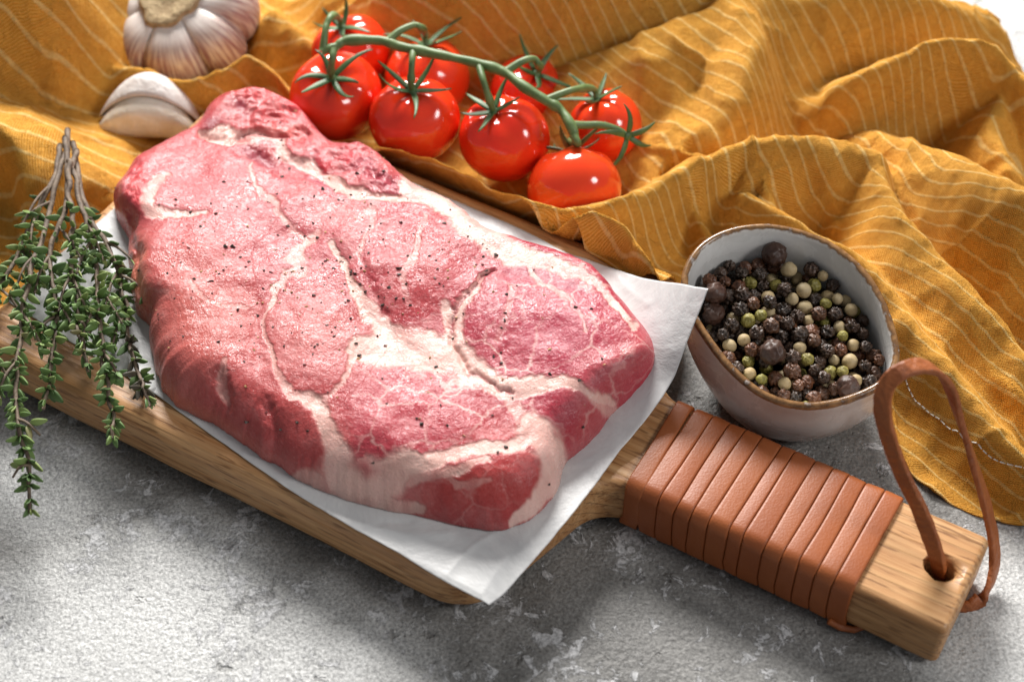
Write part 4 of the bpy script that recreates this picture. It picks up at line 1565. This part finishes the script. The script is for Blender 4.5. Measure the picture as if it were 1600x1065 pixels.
main = [(195, 212, 50), (250, 196, 51), (300, 170, 52), (440, 170, 52), (520, 195, 51), (640, 220, 51), (760, 245, 51), (880, 275, 50), (960, 305, 49), (1040, 365, 48), (1130, 420, 46), (1190, 460, 44), (1235, 530, 42), (1258, 600, 38)]
mp = spline([vz(*p) for p in main], 90)
rr = 1.75 + 0.22 * vnoise(np.stack([np.arange(90) * 0.5, np.zeros(90)], 1), 12) + 0.5 * np.exp(-((np.arange(90)[:, None] - np.array([[16, 24, 32, 50, 62, 72, 80]])) / 2.0) ** 2).sum(1)
V, Fq = tube(mp, rr, 12)
vb.add(V, Fq)


def pedicel(ctrl, ti):
    c, r, cal, axis = tc[ti]
    end = c + axis * r * 0.80
    pts = [vz(*p) for p in ctrl] + [end + axis * 5.0, end]
    S = spline(pts, 30)
    rad = 1.2 + 0.55 * np.exp(-((np.linspace(0, 1, 30) - 0.62) / 0.08) ** 2) + 0.5 * np.linspace(1, 0, 30) ** 4
    V, Fq = tube(S, rad, 10)
    vb.add(V, Fq)


pedicel([(200, 212, 50), (206, 150, 54), (214, 105, 56), (238, 66, 55)], 7)
pedicel([(245, 200, 51), (238, 250, 49)], 0)
pedicel([(470, 172, 52), (520, 130, 54), (580, 106, 54), (612, 120, 51)], 6)
pedicel([(578, 195, 51), (570, 260, 50)], 1)
pedicel([(845, 262, 50), (868, 340, 49)], 2)
pedicel([(960, 300, 49), (1030, 256, 51), (1080, 246, 50), (1100, 275, 46)], 5)
pedicel([(1130, 418, 46), (1190, 392, 47), (1255, 372, 46)], 4)
pedicel([(1240, 560, 41), (1262, 600, 38)], 3)
# a stalk whose fruit is gone ends in an open star
S = spline([vz(1240, 520, 42), vz(1290, 522, 41), (vz(1360, 522, 40)), vz(1425, 540, 38), vz(1466, 566, 36)], 26)
V, Fq = tube(S, np.linspace(1.6, 1.25, 26), 10)
vb.add(V, Fq)
mb = sepals(S[-1], np.array([0.45, -0.7, 0.35]), 5, 12.0, 77, 0.1)
vine = mk('vine', np.array(vb.v) - tp, vb.f, M_VINE, truss)
mk('bare_calyx', np.array(mb.v) - tp, mb.f, M_SEPAL, vine)


# ------------------------------------------------------------------ garlic
def garlic_bulb():
    gc = W(284, 34, 18)
    cz = cloth_at(gc[0], gc[1])
    root = empty('garlic_bulb', (gc[0], gc[1], 4.0))
    tag(root, 'whole purple streaked garlic bulb with brown root scar, resting on the cloth', 'garlic bulb')
    tilt = Matrix.Rotation(math.radians(24), 3, 'X') @ Matrix.Rotation(math.radians(-6), 3, 'Y')
    T = np.array(tilt)
    NCL = 8
    Rb, Hb = 33.5, 17.5
    a0 = -0.42
    ws = np.array([1.15, 0.9, 1.1, 0.95, 1.05, 0.9, 1.0, 0.95])
    ends = a0 + 2 * math.pi * np.r_[0, np.cumsum(ws)] / ws.sum() - math.pi / 2
    for k in range(NCL):
        n1, n2 = 30, 26
        V, along, streak = [], [], []
        for i in range(n1 + 1):
            ph = 0.26 + (math.pi - 0.40) * i / n1
            for j in range(n2 + 1):
                t = j / n2
                a = ends[k] + (ends[k + 1] - ends[k]) * t
                lob = (1 - abs(2 * t - 1) ** 2.6) ** 0.6
                r = (Rb * (0.86 + 0.14 * lob)) * math.sin(ph) ** 0.78
                sh_ = 0.9 * math.sin(a * 9 + k) * 0.2
                z = Hb * math.cos(ph) * (1.02 if ph < 1.5 else 1.0) - 2.2 * math.exp(-(ph / 0.5) ** 2) + 2.4 * lob * math.exp(-((ph - 0.8) / 0.5) ** 2)
                V.append(T @ np.array([(r + sh_) * math.cos(a), (r + sh_) * math.sin(a), z]) + np.array([0, 0, Hb - 0.5]))
                along.append(float(sstep(0.35, 0.95, ph)))
                streak.append((a * 26, ph * 1.6, k * 3.1))
        nn = n2 + 1
        Fq = [tuple(fc)[::-1] for fc in grid_faces(n1 + 1, nn)]
        base = len(V)
        ax0, ax1 = T @ np.array([0, 0, Hb * 0.8]) + np.array([0, 0, Hb - .5]), T @ np.array([0, 0, -Hb * 0.9]) + np.array([0, 0, Hb - .5])
        V += [ax0, ax1]
        along += [0.0, 1.0]
        streak += [(0, 0, 0), (0, 0, 0)]
        for i in range(n1):                      # side walls towards the axis
            Fq.append((i * nn, (i + 1) * nn, base + (1 if i >= n1 // 2 else 0)))
            Fq.append(((i + 1) * nn + n2, i * nn + n2, base + (1 if i >= n1 // 2 else 0)))
        o = mk('clove', V, Fq, M_BULB, root)
        fattr(o.data, 'along', along)
        at = o.data.attributes.new('streak', 'FLOAT_VECTOR', 'POINT')
        at.data.foreach_set('vector', np.array(streak, np.float32).ravel())
    # root scar
    V = []
    for i, (r, z) in enumerate([(13.5, 13.0), (13.4, 17.6), (11.8, 18.4), (9, 17.6), (6, 17.1), (3, 16.8), (0.1, 16.7)]):
        for j in range(40):
            a = 2 * math.pi * j / 40
            q = 1 + 0.10 * math.sin(a * 3 + 1) + 0.05 * math.sin(a * 8)
            V.append(T @ np.array([r * q * math.cos(a), r * q * math.sin(a), z + 0.4 * math.sin(a * 11 + r)]) + np.array([0, 0, Hb - .5]))
    mk('root_scar', V, [tuple(fc) for fc in grid_faces(7, 40, wrap_v=True)], M_ROOT, root)


garlic_bulb()


def garlic_clove():
    c = W(236, 170, 14)
    root = empty('garlic_clove', (c[0], c[1], 3.0))
    tag(root, 'single loose ivory garlic clove in papery skin beside the meat', 'garlic clove')

    def loft(off, scale, arc):
        V, along, streak = [], [], []
        n1, n2 = 34, 28
        for i in range(n1 + 1):
            s = i / n1
            x = -21 + 42 * s
            env = (max(0, 1 - abs((s - 0.46) / (0.46 if s < 0.46 else 0.54)) ** 1.9)) ** 0.80 if 0 < s < 1 else 0.02
            env = max(env, 0.03)
            cy, cz = off[0] + 7.0 * (1 - (2 * s - 1) ** 2) - 3, off[1] - 2.0 + 5.0 * (1 - (2 * s - 1) ** 2)
            for j in range(n2):
                a = 2 * math.pi * j / n2
                # crescent section: ridge at the back top, flatter to the front
                ry = 9.5 * (1 + 0.10 * math.cos(a * 3 + 0.6))
                rz = 10.5 * (1 + 0.12 * math.cos(a * 2 - 1.4))
                y = cy + ry * env * math.cos(a) * scale
                z = cz + 8.0 + rz * env * math.sin(a) * scale
                V.append(np.array([x * (0.98 + 0.03 * scale), y, max(z, 0.3)]))
                along.append(0.25 + 0.4 * abs(2 * s - 1))
                streak.append((a * 5, s * 2, off[0]))
        return V, grid_faces(n1 + 1, n2, wrap_v=True), along, streak

    rz = np.array(Matrix.Rotation(math.radians(-6), 3, 'Z'))
    m_in = mat_simple('garlic_flesh', (0.66, 0.59, 0.47), (0.80, 0.76, 0.68), 130, 0.32, 0.5, 0.0016, Subsurface_Weight=0.15, Subsurface_Radius=(0.004, 0.003, 0.002))
    m_sk = mat_simple('garlic_husk', (0.52, 0.45, 0.41), (0.76, 0.73, 0.70), 120, 0.42, 0.7, 0.0016)
    V, Fq, al, st_ = loft((-5.0, -0.5), 0.95, 0)
    V = np.array(V)
    V[:, 2] *= 0.93
    mk('flesh', V @ rz.T, Fq, m_in, root)
    V, Fq, al, st_ = loft((0, 1.2), 1.06, 0)
    V = np.array(V)
    # papery skin covers back and top only: open towards the front
    n2 = 28
    keep = []
    for fc in Fq:
        jm = np.mean([(i % n2) for i in fc]) if max(i % n2 for i in fc) - min(i % n2 for i in fc) < 5 else 27.5
        ang = 2 * math.pi * jm / n2
        ang = (ang + math.pi) % (2 * math.pi) - math.pi
        if -0.9 < ang < 2.25:
            keep.append(tuple(fc))
    o = mk('husk', V @ rz.T, keep, m_sk, root)
    so = o.modifiers.new('thick', 'SOLIDIFY')
    so.thickness = 0.0005


garlic_clove()


# ------------------------------------------------------------------ thyme
def leaf_mesh(name, seed, wid):
    n = 9
    V = []
    for i in range(n):
        s = i / (n - 1)
        w = wid * (math.sin(math.pi * min(1, s ** 0.72) * 0.985) ** 0.75) * 0.5 + 0.02
        zc = 0.10 * math.sin(s * math.pi) + (0.16 * s * s if seed % 2 else -0.10 * s * s)
        for q in (-1, -0.5, 0, 0.5, 1):
            V.append((s, w * q, zc - 0.30 * w * (q * q) + (0.02 if q else -0.03)))
        for q in (1, 0.5, 0, -0.5, -1):
            V.append((s, w * q * 0.96, zc - 0.30 * w * (q * q) - 0.04))
    Fq = [tuple(fc) for fc in grid_faces(n, 10, wrap_v=True)] + [tuple(range(10))[::-1], tuple(range((n - 1) * 10, n * 10))]
    me = bpy.data.meshes.new(name)
    me.from_pydata([tuple(np.array(v) * MM) for v in V], [], Fq)
    me.polygons.foreach_set('use_smooth', [True] * len(me.polygons))
    me.materials.append(M_LEAF)
    return me


M_DRY = mat_simple('dry_leaf', (0.025, 0.022, 0.014), (0.11, 0.085, 0.05), 500, 0.6)
LEAVES = [leaf_mesh('leaf', 0, 0.42), leaf_mesh('leaf', 1, 0.33), leaf_mesh('leaf', 2, 0.48), leaf_mesh('leaf', 3, 0.38)]


DRY = [leaf_mesh('dry_leaf', 1, 0.36), leaf_mesh('dry_leaf', 2, 0.30)]
for _m in DRY:
    _m.materials[0] = M_DRY


def sprig(ctrl, label, leaf0, seed, side=(), big=1.0, r0=1.0, dry=0.0):
    """ctrl: (px, py, z) from the woody end to the tip; leaf0: fraction where the leaves begin"""
    rs = random.Random(seed)
    P = np.array([W(*c) for c in ctrl])
    S = spline(P, 120)
    root = empty('thyme_sprig', (S[60][0], S[60][1], max(0, S[60][2] - 2)))
    tag(root, label, 'thyme', 'thyme sprigs in the bunch')
    org = np.array([float(x) / MM for x in root.location])
    mb = MB()
    jit = np.stack([fbm(np.stack([np.arange(120) * 0.14, np.full(120, seed * 2.1)], 1), 400 + k, 2) for k in range(3)], 1) * 1.0
    S = S + jit
    V, Fq = tube(S, np.linspace(1.15, 0.55, 120) * r0, 8)
    mb.add(V, Fq)
    runs = [(S, leaf0, 1.0)]
    for f0, dx, dy, dz, ln in side:
        k = int(f0 * 119)
        a = S[k]
        e = W(*(to_px(a[None])[0] + np.array([dx, dy])), a[2] + dz)
        m_ = (a + e) / 2 + np.array([0, 0, 2.0])
        Q = spline([a, m_, e], 40)
        V, Fq = tube(Q, np.linspace(0.6, 0.4, 40), 6)
        mb.add(V, Fq)
        runs.append((Q, ln, 0.85))
    mk('stem', np.array(mb.v) - org, mb.f, M_TWIG, root)
    for Q, l0, sc_ in runs:
        seglen = np.r_[0, np.cumsum(np.linalg.norm(np.diff(Q, axis=0), axis=1))]
        tot = seglen[-1]
        s = l0 * tot
        turn = rs.uniform(0, 3)
        while s < tot:
            f_ = s / tot
            i = min(len(Q) - 2, int(np.searchsorted(seglen, s)))
            tg = Q[min(i + 2, len(Q) - 1)] - Q[max(0, i - 2)]
            tg /= np.linalg.norm(tg)
            M = frame_from(tg)
            dense = sstep(l0, min(1, l0 + 0.45), f_)
            nl = 2 + int(rs.random() * 5.6 * dense + 0.9 * dense)
            for q in range(nl):
                a = turn + math.pi * q + rs.uniform(-0.5, 0.5) + (0.9 * (q // 2))
                L_ = rs.uniform(3.8, 6.8) * (1.0 if q < 2 else rs.uniform(0.5, 0.9)) * sc_ * big
                L_ *= 1 - 0.25 * float(sstep(0.9, 1.0, f_))
                rad = M @ np.array([math.cos(a), math.sin(a), 0])
                elev = rs.uniform(0.15, 0.9) + 0.5 * float(sstep(0.92, 1.0, f_))
                dr = rad * math.cos(elev) + tg * math.sin(elev) + np.array([0, 0, 0.12])
                dr /= np.linalg.norm(dr)
                up = tg * 0.8 + np.array([0, 0, 0.7]) - rad * 0.3
                y = np.cross(up, dr)
                y /= np.linalg.norm(y)
                z_ = np.cross(dr, y)
                pos = Q[i] + rad * 0.5
                if pos[2] + dr[2] * L_ < 0.6:
                    dr[2] = abs(dr[2])
                R3 = np.stack([dr, y, z_], 1)
                isdry = dry and 0.72 < f_ < 0.97 and Q is S and rs.random() < dry
                o = bpy.data.objects.new('dry_leaf' if isdry else 'leaf', DRY[rs.randrange(2)] if isdry else LEAVES[rs.randrange(4)])
                col.objects.link(o)
                o.parent = root
                mw = Matrix([[*(R3[r_] * L_), (pos[r_] - org[r_]) * MM] for r_ in range(3)] + [[0, 0, 0, 1]])
                o.matrix_basis = mw
            turn += math.pi / 2 + rs.uniform(-0.25, 0.25)
            s += rs.uniform(2.8, 5.0) if f_ > l0 + 0.12 else rs.uniform(5, 8)
    return root


sprig([(108, 204, 30), (98, 262, 33), (66, 360, 33), (40, 450, 34), (34, 540, 34), (28, 640, 32), (42, 730, 27), (48, 800, 22)],
      'longest thyme sprig, its leafy tip hanging out over the grey table', 0.30, 1, [(0.22, -52, 40, 0, 0.6), (0.35, -28, 46, 0, 0.2), (0.5, 30, 50, -2, 0.1), (0.62, -30, 55, -2, 0.1), (0.74, 36, 26, -2, 0.5), (0.86, -26, 20, -2, 0.3)])
sprig([(94, 222, 31), (80, 290, 33), (48, 350, 31), (20, 410, 30), (-16, 480, 29), (-26, 560, 28), (-4, 625, 26)],
      'thyme sprig curving away from the paper along the outer side of the bunch', 0.26, 2, [(0.16, -46, 66, 0, 0.75), (0.3, -10, 60, 0, 0.1), (0.45, 20, 66, 0, 0.1), (0.6, 36, 40, 0, 0.1), (0.8, 34, 44, 0, 0.1)])
sprig([(116, 236, 33), (116, 280, 35), (142, 368, 33), (150, 450, 32), (160, 540, 31), (170, 620, 29), (180, 685, 27)],
      'thyme sprig crossing the board edge, its thick tip hanging before the wooden side', 0.24, 3, [(0.3, 26, 60, 0, 0.2), (0.35, -30, 70, 0, 0.1), (0.5, 38, 56, 0, 0.1), (0.55, -26, 60, 0, 0.1), (0.7, 26, 40, 0, 0.1)])
sprig([(112, 220, 32), (128, 310, 31), (172, 396, 30), (196, 462, 29), (200, 530, 28), (214, 585, 27), (236, 638, 25)],
      'thyme sprig closest to the meat, with dark dry leaves near its tip', 0.27, 4, [(0.3, 52, 40, 0, 0.8), (0.42, 46, 34, 2, 0.2), (0.4, -20, 60, 0, 0.1), (0.55, -24, 54, 0, 0.1)], dry=0.6)
sprig([(104, 214, 34), (104, 310, 35), (80, 400, 33), (88, 490, 32), (82, 560, 30), (66, 640, 27)],
      'short thyme sprig in the middle of the bunch lying over the paper corner', 0.30, 5, [(0.3, 40, 60, 0, 0.2), (0.4, -24, 60, 0, 0.1), (0.55, 30, 50, 0, 0.1), (0.6, -34, 40, 0, 0.1)])
sprig([(106, 250, 36), (110, 330, 36), (112, 430, 34), (122, 510, 33), (136, 580, 31)],
      'thyme sprig with bare upper stem lying between the two longer hanging sprigs', 0.34, 6, [(0.5, -20, 56, 0, 0.1), (0.5, 26, 60, 0, 0.1), (0.7, 24, 30, 0, 0.1)])
